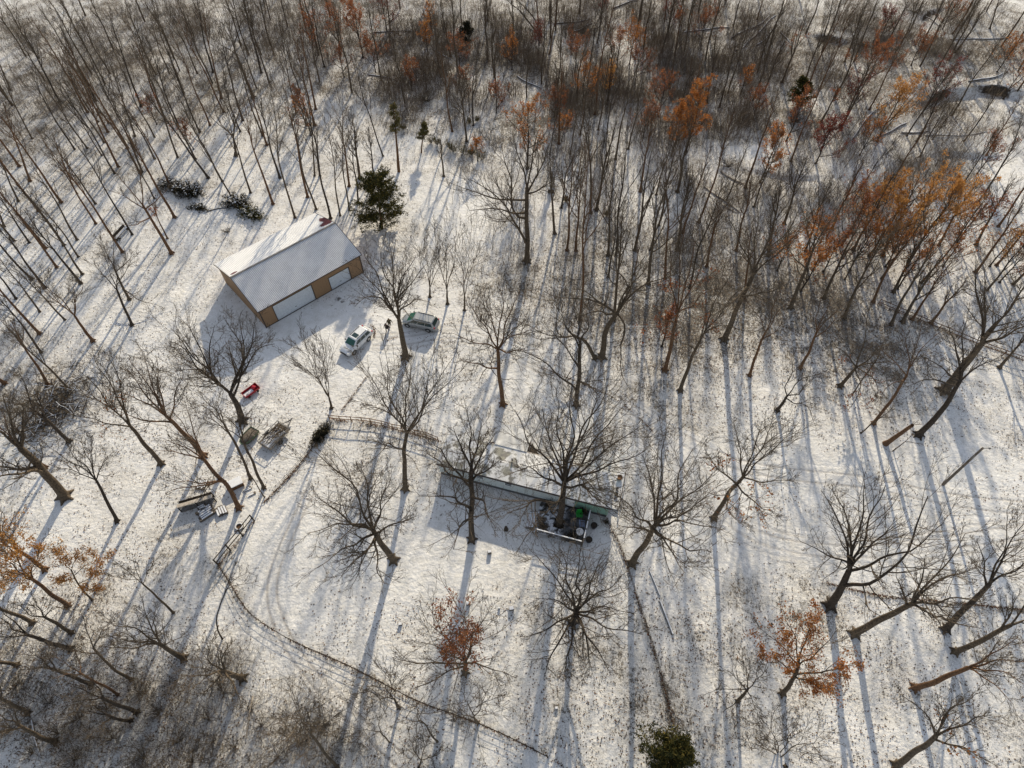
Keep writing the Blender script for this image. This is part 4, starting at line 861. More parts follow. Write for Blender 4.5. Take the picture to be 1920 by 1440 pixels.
# lawn blocks
def block(label, u, v, s, h, name='stone_block'):
    t = thing(name, label, 'block', at(u, v)); b = MB(); b.box((0, 0, h / 2), (s, s * .8, h), rz=.2); b.build('block', 'grey_wood', t, bevel=.04); b = MB(); b.box((0, 0, h + .03), (s * .9, s * .7, .07), rz=.2); b.build('snow_cap', 'snow', t, bevel=.02)
block('snow-capped block on the sunlit lawn nearest the thick trunk before the home', 918, 1037, .42, .5)
block('snow-capped block at the end of the trunk shadow on the lawn', 878, 1133, .40, .4)
block('larger square snow-capped block on the lawn', 959, 1142, .52, .35)
block('small dark block on the lawn under the lower curve of the big fan-shaped tree', 751, 1171, .36, .3)
block('tiny snow-capped block beside the larger square one', 936, 1141, .24, .2)
block('small dark block on the speckled lawn, farthest from the home', 1043, 1328, .3, .25)
def log(label, a, b_, r0, r1=None, mat='grey_wood', bend=1.0, snow=True, name='fallen_log', cat='log', group=None):
    A, B = ground(*a), ground(*b_); t = thing(name, label, cat, A, 0, group); d = B - A; r1 = r0 * .6 if r1 is None else r1
    n = max(2, int(np.linalg.norm(d) / 1.5)); s = np.linspace(0, 1, n + 1); P = A + d * s[:, None]; P[:, :2] += np.array([-d[1], d[0]]) * bend * (.05 * math.sin(A[0] * 9) * np.sin(np.pi * s) + .02 * np.sin(7 * s + A[1]))[:, None]; P[:, 2] = height(P[:, 0], P[:, 1]) + r0 * .8
    P[:, 2] = np.maximum(P[:, 2], np.linspace(P[0, 2], P[-1, 2], n + 1)); P -= A; Rr = np.linspace(r0, r1, n + 1)
    V, Q = tubes(P[None], Rr[None], 8); link('trunk', mesh_np('trunk', V, Q, M[mat], True), t)
    if snow:
        V, Q = tubes(P[None] + np.array([0, 0, r0 * .55]), Rr[None] * .72, 6); link('snow_cap', mesh_np('snow_cap', V, Q, M['snow'], True), t)
log('straight pale pole lying on the snow, upper of two in line beside the wire fence', (1218, 1072), (1237, 1117), .10, .09, 'grey_wood', bend=0)
log('straight pale pole lying on the snow, lower and longer of two in line', (1238, 1128), (1261, 1190), .13, .12, 'grey_wood', bend=0)
r2 = random.Random(5)
LOGS = [((1283, 63), (1367, 53), 'grey'), ((1370, 72), (1443, 30), 'grey'), ((1395, 92), (1457, 30), 'grey'), ((1418, 85), (1452, 50), 'dark'), ((1463, 60), (1480, 80), 'dark'), ((1590, 262), (1690, 160), 'dark'), ((1735, 255), (1850, 247), 'grey'),
        ((1780, 75), (1895, 70), 'grey'), ((1815, 155), (1880, 140), 'grey'), ((1690, 250), (1745, 245), 'grey'), ((1350, 322), (1395, 346), 'pale'), ((1355, 385), (1382, 400), 'pale'), ((1320, 350), (1388, 398), 'pale'), ((700, 60), (775, 58), 'dark'),
        ((970, 145), (1015, 166), 'dark'), ((1038, 45), (1110, 35), 'dark'), ((995, 55), (1025, 72), 'dark'), ((690, 140), (745, 152), 'grey'), ((815, 90), (842, 110), 'dark'), ((1150, 15), (1195, 0), 'dark'), ((1075, 60), (1110, 42), 'dark'), ((1740, 25), (1765, 52), 'dark'), ((1700, 232), (1640, 262), 'grey'), ((475, 1305), (462, 1385), 'pale'), ((60, 1350), (80, 1420), 'grey')]
MT = {'grey': 'grey_wood', 'dark': 'bark_dark', 'pale': 'pale_wood'}
for a, b_, k in LOGS:
    log('%s fallen log lying on the snow in the far woods' % k if a[1] < 500 else '%s fallen log among the brambles at the lower corner' % ('slim pale' if k == 'pale' else 'slim grey'), a, b_, r2.uniform(.10, .17) if a[1] < 500 else .09, None, MT[k], snow=k != 'pale', group='fallen logs in the far woods' if a[1] < 500 else None)
# brush pile at the edge of the trees
def brush_pile():
    r = np.random.default_rng(12); o = at(100, 770); t = thing('brush_pile', 'big tangled pile of cut branches and snow at the wood edge', 'brush pile', o); m = 240
    c = np.c_[r.normal(size=m) * 2.0, r.normal(size=m) * 2.6, np.abs(r.normal(size=m)) * .5 + .1]; az = r.uniform(0, 6.28, m); LL = r.uniform(.8, 3.2, m); s = np.linspace(-.5, .5, 5)
    P = c[:, None] + s[None, :, None] * LL[:, None, None] * np.stack([np.cos(az), np.sin(az), r.normal(size=m) * .22], -1)[:, None] + r.normal(size=(m, 5, 3)) * .05
    V, Q = tubes(P, np.full((m, 5), 1) * r.uniform(.02, .07, (m, 1))); link('branches', mesh_np('branches', V, Q, M['bark']), t)
    C = np.c_[r.normal(size=1300) * 1.6, r.normal(size=1300) * 2.3, np.abs(r.normal(size=1300)) * .6]; V, Q = leaf_quads(C, .10, r); link('dead_leaves', mesh_np('dead_leaves', V, Q, M['dry_stem']), t)
    V, Q = tubes(P[:60] + np.array([0, 0, .06]), np.full((60, 5), .035), 5); link('snow_cap', mesh_np('snow_cap', V, Q, M['snow']), t)
brush_pile()
# heaps of felled cedar tops behind the barn
for lab, u, v, half, n, sd in (('wide heap of felled dark cedar tops, the one farther from the barn', 326, 353, (2.6, 1.3, 1.3), 1900, 21), ('round dark heap of felled cedar joined to the wide one', 359, 362, (2.2, 1.7, 1.5), 2600, 22), ('low flat scrap of cedar boughs between the two heaps', 372, 391, (1.9, .8, .5), 600, 23),
                               ('dark heap of felled cedar behind the barn with reddish boughs', 448, 384, (2.6, 1.5, 1.4), 2600, 24), ('golden-tipped felled cedar top nearest the barn roof', 474, 405, (2.2, 1.2, 1.1), 1700, 25)):
    x = clump('cedar_heap', lab, 'felled cedar', at(u, v), half, -.4, n, 'cedar' if sd == 25 else 'dark_cedar', sd, .13, 'heaps of felled cedar behind the barn', True)
log('slim bare stem of a felled cedar between the heaps', (388, 397), (430, 389), .08, .05, 'bark_dark', snow=False)
bush('dry_shrub', 'low dark dry shrub on the snow behind the barn', at(425, 435), 1.0, .7, 90, 'dry_stem', 26, 26)
# row of little junipers
for i, (u, v, s) in enumerate([(808, 268, 1.2), (820, 272, 1.1), (843, 279, 1.5), (850, 285, 1.2), (868, 288, 1.4), (884, 291, 1.0), (903, 300, 1.6), (880, 232, .9), (895, 228, .8), (757, 243, 1.0), (1060, 378, .8), (1137, 405, .7)]):
    bush('juniper', ['small yellow-green juniper in the ragged row up the slope', 'small lone yellow-green juniper among the far trees'][i > 6], at(u, v), s * .75, s * 1.6, 420, 'juniper', 60 + i, 22, 'shrub', .07, group=['row of small junipers', 'lone junipers in the far woods'][i > 6])
t = thing('dead_snag', 'pale barkless snag standing in the far trees', 'snag', at(1039, 352)); tp = F(t.location, 1027, 305) - np.array(t.location); b = MB(); b.bar((0, 0, -.2), tp * .6, .34, .28, 10); b.bar(tp * .6, tp, .28, .10, 10); b.build('trunk', 'pale_wood', t)
t = thing('rusty_drum', 'rusty dark drum lying near the pale snag', 'drum', at(1033, 362)); b = MB(); b.bar((-.5, 0, .3), (.5, .1, .3), .3, .3, 14); b.build('drum', 'bark_dark', t); b = MB(); b.bar((-.1, 0, .3), (-.04, 0, .3), .32, .32, 14); b.bar((.12, .05, .3), (.18, .05, .3), .32, .32, 14); b.build('rim', 'bark_red', t)

for i, (u, v, rx, h, lab) in enumerate([(1545, 74, 3.2, 1.6, 'dark root tangle along the creek bank below the crossed logs'), (1612, 84, 3.4, 1.6, 'dark root tangle at the dip of the creek bank'), (1715, 22, 3.6, 2.0, 'dark brush clump at the top edge by the creek'), (1868, 166, 3.6, 1.6, 'dark overhanging brush on the cut bank at the picture edge'), (1365, 312, 3.0, 2.0, 'round brown brush clump below the snowy creek flat'), (1690, 300, 3.6, 2.4, 'wide grey brush clump at the foot of the ochre tree'), (1490, 228, 2.2, 2.0, 'dark round shrub under the small pine by the creek'), (800, 190, 3.2, 2.6, 'fan of long grey fallen boughs above the juniper row')]):
    bush('brush_clump', lab, at(u, v), rx, h, 160 if i < 7 else 0, 'dry_stem', 300 + i, 60, 'brush', .10)

for i, (u, v) in enumerate([(30, 1290), (90, 1320), (150, 1345), (210, 1385), (60, 1415), (140, 1425), (260, 1300), (300, 1340), (330, 1395), (270, 1420), (390, 1350), (420, 1300), (440, 1400), (490, 1360), (520, 1420), (560, 1395), (360, 1430), (470, 1330), (20, 1370), (200, 1330), (610, 1360), (330, 1280), (400, 1390), (110, 1375)]):
    rb = np.random.default_rng(500 + i); t = bush('bare_shrub', 'sprawling bare shrub among the lower corner brambles', at(u, v), float(rb.uniform(1.2, 2.4)), float(rb.uniform(1.4, 3.2)), 0, 'dry_stem', 520 + i, 26, 'shrub', group='bare shrubs in the lower corner woods')
# ---------------------------------------------------------------- trees
TWIG = 1.0
LEAFM = {'o': 'orange_leaf', 'r': 'rust_leaf', 'd': 'red_leaf', 'y': 'ochre_leaf'}
def resample(p, n, wig=0.0, r=None):
    p = np.asarray(p, float)
    if len(p) > 2:
        q = [p[0]]
        for a, b in zip(p[:-1], p[1:]): q += [a * .75 + b * .25, a * .25 + b * .75]
        p = np.array(q + [p[-1]])
    d = np.r_[0, np.cumsum(np.linalg.norm(np.diff(p, axis=0), axis=1))]; s = np.linspace(0, d[-1], n)
    o = np.stack([np.interp(s, d, p[:, k]) for k in range(3)], -1)
    if wig and r is not None:
        k = np.linspace(0, 1, n); ph = r.uniform(0, 6.28, (3, 2))
        for j in range(3): o[:, j] += wig * d[-1] * np.sin(np.pi * k) * (np.sin(5 * k + ph[j, 0]) * .6 + np.sin(11 * k + ph[j, 1]) * .35) * (.5 if j == 2 else 1)
    return o
def crown_from(L1, R1, r, dens=1.0, up=.10, ang=.75, fine=3, kink=.10, lr=.42):
    """branches, twigs and twiglets off the limbs: returns list of (points, radii)"""
    out = []; P, Rr = L1, R1
    cs = (max(5, int(10 * dens)), max(4, int(6 * dens)), 4)
    tr = (.16, .15, .15); rm = (.019 * TWIG, .014 * TWIG, .012 * TWIG)
    for k in range(fine):
        lrk = (lr, .50, .50)[k]
        P, Rr = grow(P, Rr, cs[k], (7, 5, 4)[k], lrk, ang * (1, .9, .9)[k], up, kink, tr[k], 1.0, rm[k], r, .55)
        out.append((P, Rr))
    return out
def build_tree(label, o, T, TR, L1, R1, r, bark='bark', leaves=None, dens=1.0, fine=3, name='bare_tree', group=None, up=.10, ang=.75, kink=.10, H=15, lr=.42, moss=False):
    t = thing(name, label, 'tree', o, 0, group)
    T, L1 = T - o, [p - o for p in L1]
    dT = nrm(T[-1] - T[-2]); Tc = np.vstack([T, T[-1] + dT * TR[-1] * .9, T[-1] + dT * TR[-1] * 1.6]); Rc = np.r_[TR, TR[-1] * .72, .004]
    parts = [tubes(Tc[None], Rc[None], 9)]
    P1, Q1 = np.array(L1), np.array(R1)
    parts.append(tubes(P1, Q1, 6))
    # root flare
    n = 5; az = np.arange(n) * 2 * np.pi / n + r.uniform(0, 6)
    s = np.linspace(0, 1, 4); rad = TR[0]; RP = np.stack([np.cos(az)[:, None] * s * rad * 1.75, np.sin(az)[:, None] * s * rad * 1.75, (.8 * (1 - s) ** 1.5 * min(1, rad * 3))[None] + 0 * az[:, None] - .03], -1)
    parts.append(tubes(RP, np.full((n, 4), rad * .55) * np.linspace(1, .35, 4), 5))
    V, Q = join(parts); link('trunk', mesh_np('trunk', V, Q, M[bark], True), t)
    lv = crown_from(P1, Q1, r, dens, up, ang, fine, kink, lr)
    V, Q = join([tubes(p, q, 4 if i == 0 else 3) for i, (p, q) in enumerate(lv)]); link('crown', mesh_np('crown', V, Q, M['twig'], True), t)
    if leaves:
        col, cnt, frac, size = leaves[:4]
        pts = np.concatenate([lv[1][0][:, 1:].reshape(-1, 3), lv[-1][0][:, 1:].reshape(-1, 3)])
        z = pts[:, 2]; hi = np.quantile(z, frac) if frac < 1 else 1e9; pts = pts[z < hi]
        
        if len(leaves) > 4: pts = pts[np.hypot(pts[:, 0] - T[-1, 0], pts[:, 1] - T[-1, 1]) < leaves[4]]
        clus = vnoise(pts[:, 0], pts[:, 1] + pts[:, 2], 1.2, 90); pts = pts[clus > .22] if len(pts) > 50 else pts
        C = pts[r.integers(0, len(pts), cnt)] + r.normal(size=(cnt, 3)) * .16
        V, Q = leaf_quads(C, size, r); link('leaves', mesh_np('leaves', V, Q, M[LEAFM[col]]), t)
    return t
def seed_of(b): return int(abs(b[0]) * 7919 + abs(b[1]) * 104729) % (2 ** 31)
def hero(label, rad, trunk, limbs, H=None, leaves=None, dens=1.0, bark='bark', name='bare_tree', fine=3, kink=.10, up=.10, ang=.75, lr=.42, spread=.5):
    r = np.random.default_rng(seed_of(trunk[0])); o = ground(*trunk[0]); o[2] -= .05
    tp = [o] + [F(o, u, v) for u, v in trunk[1:]]
    if H is None: H = max([p[2] for p in tp] + [F(o, *l[-1])[2] for l in limbs]) * 1.02
    H = float(np.clip(H, 2.5, 30))
    n = 14; T = resample(tp, n, .012, r); TR = rad * (1 - .38 * np.linspace(0, 1, n) ** 1.1); TR[0] *= 1.28; TR[1] *= 1.06
    tu, tv = proj(T); L1, R1 = [], []
    nh = nrm(np.array([o[0], o[1], 0.0]))
    for l in limbs:
        du = np.hypot(tu - l[0][0], tv - l[0][1]); du[:3] += 30; k = int(np.argmin(du)); st = T[k]
        u, v = l[-1]; fz = F(o, u, v); zt = .80 * H
        if fz[2] < zt:
            g = G(u, v, zt); off = float((g - o) @ nh); off = max(off, -spread * H) * .8
        else: off = r.uniform(-.12, .16) * H
        off += r.uniform(-.05, .05) * H; off = float(np.clip(off, -.55 * H, .3 * H))
        pts = [st]; m = len(l)
        for i, (u, v) in enumerate(l):
            f = (i + 1) / m if m > 1 else 1.0
            if m > 1 and i == 0 and du[k] < 14: continue
            pts.append(F(o, u, v, off * f ** 1.15))
        P = resample(pts, 12, .02 + kink * .12, r)
        r0 = max(TR[k] * (.61 if len(limbs) > 3 else .68), .045); L1.append(P); R1.append(r0 * (1 - np.linspace(0, 1, 12) ** .8 * .84))
    L = np.array(L1)
    return build_tree(label, o, T, TR, L1, R1, r, bark, leaves, dens, fine, name, None, up, ang, kink, H, lr)
def grown(label, rad, trunk, fork=.45, nl=9, leaves=None, dens=.8, bark='bark', name='bare_tree', group=None, ang=.6, kink=.08, fine=3, lr=.34, llen=.38, o=None):
    """a tree whose leader runs from its base to its tip, with limbs all along the upper part"""
    r = np.random.default_rng(seed_of(trunk[0])); o = ground(*trunk[0]); o[2] -= .05
    tp = [o] + [F(o, u, v) for u, v in trunk[1:]]
    return grown3(label, rad, o, tp, fork, nl, leaves, dens, bark, name, group, ang, kink, fine, lr, llen, r)
def grown3(label, rad, o, tp, fork, nl, leaves, dens, bark, name, group, ang, kink, fine, lr, llen, r):
    n = 16; T = resample(tp, n, .014, r); TR = rad * (1 - .86 * np.linspace(0, 1, n) ** 1.05); TR[0] *= 1.25
    P, Rr = grow(T[None], TR[None], nl, 9, llen, ang, .16, kink * .8, fork, .99, .02, r, .6, .62)
    H = T[-1, 2]
    L1 = list(P) + [T[-7:].copy()]; k = P.shape[1]; L1[-1] = resample(L1[-1], k); R1 = list(Rr) + [np.linspace(TR[-7], TR[-1], k)]
    return build_tree(label, o, T, TR, L1, R1, r, bark, leaves, dens, fine, name, group, .10, .75, kink, H, lr)

# --- the yard trees, each with its own limbs
hero('thick gnarled bare tree standing between the white SUV and the minivan', .42, [(761, 670), (754, 630), (748, 600)], [
    [(747, 600), (720, 560), (695, 525), (672, 503)], [(720, 562), (690, 548), (665, 575)], [(748, 600), (741, 560), (722, 505), (712, 465)], [(742, 565), (738, 520), (742, 450)], [(743, 560), (757, 520), (780, 480)], [(757, 575), (775, 560), (805, 565)], [(735, 580), (715, 545), (680, 470)], [(745, 555), (765, 530), (800, 495)]], dens=1.1, kink=.16)
hero('small multi-stemmed bare tree just behind the roof of the minivan', .17, [(806, 557), (806, 540)], [[(806, 540), (795, 500), (772, 435)], [(806, 540), (802, 490), (795, 425)], [(806, 540), (810, 490), (822, 425)], [(806, 540), (820, 505), (845, 450)]], dens=.9, ang=.5)
hero('upright bare tree forking low, right of the minivan tail', .18, [(839, 570), (838, 545)], [[(838, 545), (826, 500), (815, 440)], [(838, 545), (838, 480), (834, 415)], [(838, 545), (850, 480), (862, 430)]], dens=.9, ang=.5)
hero('slim V-shaped bare tree farthest right of the three behind the minivan', .16, [(871, 582), (871, 555)], [[(871, 555), (866, 500), (856, 450)], [(871, 555), (876, 490), (884, 430)], [(871, 555), (882, 510), (905, 460)]], dens=.9, ang=.5)
hero('reddish bare tree with a round crown above the mobile home porch', .30, [(943, 759), (938, 710), (933, 655)], [
    [(933, 655), (915, 620), (880, 570)], [(933, 650), (925, 600), (905, 540)], [(933, 640), (940, 590), (935, 520)], [(934, 645), (955, 600), (975, 545)], [(935, 650), (965, 630), (1010, 610)], [(933, 690), (900, 690), (860, 672)], [(933, 655), (890, 640), (850, 625)], [(935, 655), (960, 660), (1010, 655)]], dens=1.2, bark='bark_red', kink=.16)
hero('dark bare tree with one long arched limb, beside the lane behind the home', .30, [(1080, 760), (1085, 700), (1088, 645)], [
    [(1080, 735), (1045, 690), (1000, 660), (958, 655)], [(1090, 715), (1112, 730), (1124, 745)], [(1087, 650), (1070, 620), (1040, 570)], [(1088, 645), (1100, 600), (1105, 555)], [(1088, 648), (1080, 605), (1075, 560)], [(1086, 690), (1060, 650), (1035, 620)]], dens=1.0, bark='bark_dark', kink=.15)
hero('big crooked tree leaning right with twisting bare limbs above the lane', .42, [(1128, 670), (1137, 615), (1157, 587)], [
    [(1157, 587), (1135, 572), (1100, 545), (1060, 542)], [(1150, 580), (1110, 562), (1070, 568), (1018, 545)], [(1145, 583), (1110, 588), (1070, 598)], [(1160, 583), (1178, 548), (1158, 508), (1120, 480)], [(1170, 560), (1185, 520), (1186, 450)], [(1175, 550), (1205, 533), (1250, 525), (1290, 505)], [(1160, 585), (1178, 615), (1168, 660), (1160, 695), (1180, 730)], [(1180, 530), (1205, 515), (1215, 490)]], dens=.8, bark='bark', kink=.22, H=17)
hero('crooked tree arching far to the left from the foot of the big crooked one', .27, [(1116, 672), (1100, 640), (1075, 630)], [[(1075, 630), (1040, 634), (1000, 615), (962, 598)], [(1060, 632), (1030, 640), (1000, 632)], [(1050, 632), (1038, 600), (1045, 560)], [(1085, 632), (1060, 610), (1030, 590)]], dens=.8, kink=.2)
hero('tall bare tree standing below the rail fence, left of the mobile home', .30, [(760, 917), (756, 862), (763, 812)], [
    [(763, 812), (745, 775), (715, 740), (690, 700)], [(758, 800), (760, 740), (770, 680)], [(763, 812), (790, 780), (815, 725), (850, 670)], [(800, 755), (835, 720), (870, 690)], [(755, 835), (728, 835), (695, 865)], [(750, 780), (735, 740), (725, 670)], [(745, 785), (715, 765), (680, 755)], [(790, 780), (800, 730), (810, 670)]], dens=1.2)
hero('bare tree standing in front of the mobile home windows', .33, [(885, 1012), (882, 940), (884, 880)], [
    [(882, 915), (860, 885), (835, 850), (800, 830)], [(884, 900), (850, 890), (800, 850)], [(885, 870), (893, 835), (905, 785)], [(884, 865), (880, 820), (876, 765)], [(884, 880), (865, 840), (850, 800)], [(880, 955), (848, 925), (785, 930)], [(886, 905), (910, 880), (940, 860)], [(887, 930), (910, 955), (930, 990)], [(886, 890), (905, 850), (930, 810)], [(880, 960), (865, 985), (850, 1030)]], dens=1.15, bark='bark_dark')
hero('very big fan-shaped bare tree growing up through the wooden deck', .40, [(1048, 985), (1054, 940), (1058, 905)], [
    [(1058, 905), (1030, 870), (1000, 830), (965, 768)], [(1058, 900), (1035, 840), (1018, 770)], [(1058, 900), (1052, 830), (1048, 750)], [(1060, 900), (1066, 820), (1072, 725)], [(1060, 900), (1080, 830), (1120, 750)], [(1062, 900), (1110, 840), (1165, 765)], [(1064, 902), (1125, 855), (1200, 800)], [(1066, 905), (1130, 880), (1210, 845)], [(1055, 915), (1010, 885), (975, 870)], [(1064, 912), (1110, 920), (1160, 965)], [(1048, 935), (1000, 945), (950, 962)], [(1062, 895), (1095, 815), (1140, 720)]], dens=1.25, bark='bark_dark')
hero('leaning bare tree with a wide fan crown by the end of the mobile home', .36, [(1185, 1057), (1208, 1020), (1228, 985)], [
    [(1228, 980), (1224, 920), (1205, 850)], [(1228, 980), (1235, 910), (1250, 810)], [(1230, 978), (1262, 920), (1300, 840)], [(1232, 980), (1285, 930), (1345, 880)], [(1234, 985), (1290, 980), (1350, 990)], [(1230, 995), (1275, 1025), (1335, 1035)], [(1222, 990), (1195, 960), (1160, 930)], [(1218, 1000), (1190, 990), (1160, 985)], [(1234, 985), (1275, 960), (1330, 930)], [(1230, 995), (1255, 1035), (1285, 1075)]], dens=1.2, bark='bark')
hero('wide spreading bare tree alone on the pale lawn left of the home', .38, [(738, 1050), (718, 1022), (700, 995)], [
    [(700, 995), (680, 955), (650, 905), (590, 845)], [(700, 992), (692, 940), (675, 870)], [(700, 995), (650, 980), (575, 1000)], [(702, 1000), (655, 1025), (595, 1065)], [(705, 1000), (740, 985), (780, 968)], [(702, 1005), (700, 1055), (722, 1095)], [(698, 1000), (640, 960), (590, 930)], [(700, 1005), (670, 1050), (640, 1080)], [(700, 990), (720, 940), (725, 900)]], dens=1.2, bark='bark')
hero('spider-like bare tree seen from above, limbs radiating below the deck', .36, [(1073, 1168), (1080, 1148)], [
    [(1080, 1148), (1050, 1128), (1005, 1122)], [(1080, 1146), (1055, 1100), (1005, 1040)], [(1080, 1146), (1085, 1090), (1090, 1025)], [(1082, 1146), (1105, 1105), (1130, 1040)], [(1082, 1148), (1130, 1140), (1190, 1150)], [(1082, 1150), (1130, 1170), (1205, 1190)], [(1080, 1152), (1110, 1195), (1145, 1265)], [(1078, 1152), (1050, 1200), (1020, 1270)], [(1076, 1150), (1030, 1175), (985, 1195)], [(1080, 1148), (1070, 1090), (1050, 1030)], [(1082, 1150), (1100, 1200), (1105, 1270)], [(1082, 1148), (1125, 1110), (1165, 1080)], [(1078, 1152), (1065, 1210), (1060, 1270)]], H=14, dens=1.15, bark='bark_dark', spread=.8)
hero('bare tree on the lower lawn with a heart of orange leaves', .25, [(872, 1262), (873, 1240)], [
    [(872, 1240), (845, 1205), (800, 1165)], [(872, 1238), (870, 1185), (868, 1135)], [(874, 1238), (895, 1205), (945, 1180)], [(870, 1245), (820, 1245), (755, 1238)], [(870, 1247), (830, 1265), (775, 1290)], [(875, 1243), (910, 1246), (955, 1265)], [(872, 1240), (890, 1190), (915, 1150)], [(871, 1240), (840, 1225), (790, 1205)]], H=9.5, leaves=('r', 3000, 1, .085, 1.9), dens=1.0, name='oak_tree', spread=.7)
hero('narrow V-stemmed bare tree at the corner of the rail fence', .17, [(622, 766), (617, 745)], [[(617, 745), (595, 715), (570, 690), (540, 668)], [(617, 745), (590, 690), (570, 640), (562, 625)], [(618, 742), (605, 690), (592, 630)], [(619, 740), (612, 690), (608, 640)], [(617, 742), (580, 680), (550, 640)]], dens=1.1, ang=.5)
hero('small many-stemmed bare tree standing on the lower wire fence', .15, [(748, 1327), (740, 1312)], [[(740, 1312), (720, 1290), (690, 1265)], [(740, 1312), (728, 1280), (715, 1250)], [(742, 1310), (738, 1285), (735, 1255)], [(740, 1312), (700, 1300), (670, 1295)]], H=6, dens=.9, ang=.6)
hero('low forked bare tree growing right on the lower wire fence', .15, [(896, 1355), (888, 1345)], [[(888, 1345), (895, 1325), (930, 1308)], [(888, 1345), (880, 1325), (870, 1300)], [(887, 1346), (865, 1342), (835, 1345)], [(888, 1345), (905, 1320), (905, 1285)]], H=6.5, dens=.9)
hero('thin crooked sapling below the lower wire fence', .09, [(820, 1391), (803, 1366), (790, 1352)], [[(790, 1352), (775, 1350), (755, 1345)], [(798, 1360), (780, 1330), (762, 1315)], [(803, 1366), (790, 1340), (775, 1322)]], H=5.5, dens=.7, fine=2)
hero('tiny bare sapling near the lower edge, left of the thin crooked one', .07, [(730, 1392), (715, 1375)], [[(715, 1375), (700, 1360), (690, 1350)], [(715, 1375), (712, 1355), (700, 1335)]], H=4.5, dens=.7, fine=2)
hero('bushy bare shrub-like tree cut by the lower edge of the frame', .11, [(785, 1440), (790, 1425)], [[(790, 1425), (775, 1405), (765, 1385)], [(790, 1425), (800, 1395), (805, 1365)], [(792, 1424), (815, 1420), (840, 1400)]], H=4.5, dens=1.0)
# left yard
hero('thick two-stemmed bare tree between the barn shadow and the red cart', .42, [(455, 790), (443, 755), (432, 738)], [
    [(441, 745), (446, 710), (464, 678), (458, 640), (450, 600)], [(463, 680), (480, 650), (515, 645)], [(432, 738), (405, 715), (375, 690), (345, 650), (318, 640)], [(400, 712), (380, 670), (365, 630), (350, 605)], [(395, 705), (395, 660), (402, 610)], [(458, 650), (435, 625), (420, 595)], [(462, 660), (478, 620), (480, 590)], [(385, 695), (345, 690), (320, 700)], [(375, 680), (340, 640), (320, 615)]], dens=1.25, bark='bark_dark', kink=.15)
hero('slender straight bare tree beside the green-rimmed boat', .17, [(470, 898), (445, 840), (420, 795)], [[(420, 795), (395, 760), (365, 725)], [(420, 795), (410, 750), (405, 715)], [(428, 810), (400, 790), (365, 770)], [(415, 790), (385, 760), (350, 750)]], dens=.9, bark='bark')
hero('bare tree leaning between the boat and the old wire fence', .18, [(495, 915), (470, 860), (455, 825)], [[(455, 825), (435, 790), (405, 765)], [(455, 825), (460, 780), (485, 750)], [(455, 825), (425, 800), (385, 790)], [(458, 830), (480, 800), (500, 795)], [(455, 822), (450, 775), (440, 745)]], dens=.9, bark='bark')
hero('thin dark sapling at the foot of the old wire fence', .07, [(496, 932), (478, 905), (463, 880)], [[(463, 880), (455, 860), (445, 850)], [(463, 880), (462, 855), (470, 835)]], dens=.7, fine=2)
hero('long reddish leaning tree with its base by the board stacks', .27, [(448, 953), (432, 915), (400, 885), (383, 862)], [[(383, 862), (345, 835), (300, 820)], [(383, 862), (365, 810), (345, 750)], [(400, 912), (355, 905), (310, 925)], [(415, 908), (370, 900), (330, 905)], [(383, 862), (350, 850), (290, 845)], [(378, 850), (350, 800), (320, 770)]], dens=.9, bark='bark_red')
hero('tall brown-trunked tree fanning out above the long leaning one', .30, [(382, 855), (345, 812), (312, 780)], [[(312, 780), (280, 745), (235, 690)], [(312, 780), (285, 720), (265, 655)], [(310, 775), (297, 720), (292, 665)], [(325, 795), (280, 790), (220, 770)], [(312, 780), (270, 755), (215, 730)], [(318, 785), (330, 740), (345, 700)], [(305, 775), (270, 715), (240, 670)]], dens=1.2, bark='bark_red')
hero('tall bare tree with a few orange leaves low on its trunk', .28, [(303, 870), (275, 835), (245, 800)], [[(245, 800), (215, 765), (170, 715), (140, 690)], [(240, 790), (205, 720), (170, 650)], [(250, 800), (230, 740), (200, 660)], [(240, 795), (190, 790), (140, 780)], [(225, 775), (180, 745), (135, 720)], [(235, 780), (215, 720), (195, 690)]], dens=1.2, leaves=('o', 110, .12, .13), bark='bark')
hero('very thick pale-lit trunk leaning out past the wood edge', .52, [(122, 932), (85, 885), (40, 842)], [[(42, 842), (42, 805), (45, 765)], [(70, 890), (40, 883), (-20, 898)], [(40, 842), (10, 815), (-40, 790)], [(45, 845), (15, 790), (5, 740)], [(60, 880), (25, 878), (-30, 870)], [(42, 800), (60, 775), (85, 765)]], dens=1.1, bark='bark')
hero('slim brown trunk behind the very thick leaning one', .18, [(87, 877), (55, 850), (20, 820)], [[(20, 820), (-10, 790), (-30, 760)], [(20, 820), (10, 790), (0, 760)]], dens=.8, bark='bark_red')
hero('mossy-footed dark tree at the brush pile', .23, [(130, 828), (95, 795), (65, 770)], [[(65, 770), (35, 755), (0, 740)], [(85, 785), (70, 745), (75, 700)], [(65, 770), (50, 730), (30, 690)], [(90, 790), (55, 740), (40, 710)], [(65, 772), (30, 775), (-10, 770)]], dens=1.1, bark='bark_dark')
hero('bare tree with a slender curved foot left of the board stacks', .2, [(220, 978), (197, 930), (180, 900)], [[(180, 900), (140, 865), (85, 835)], [(176, 885), (172, 850), (170, 810)], [(178, 890), (195, 865), (215, 845)], [(178, 895), (130, 880), (100, 880)], [(165, 885), (135, 845), (120, 820)], [(172, 870), (155, 840), (150, 815)]], dens=1.05, bark='bark_dark')
hero('twin-stemmed tree on the snow left of the barn, its bark ochre-lit', .22, [(175, 640), (152, 610), (140, 592)], [[(140, 592), (110, 565), (65, 520)], [(143, 590), (142, 555), (135, 520)], [(115, 570), (75, 535), (55, 500)], [(120, 570), (90, 540), (80, 500)], [(141, 560), (155, 545), (150, 515)]], dens=1.0, bark='bark_red')
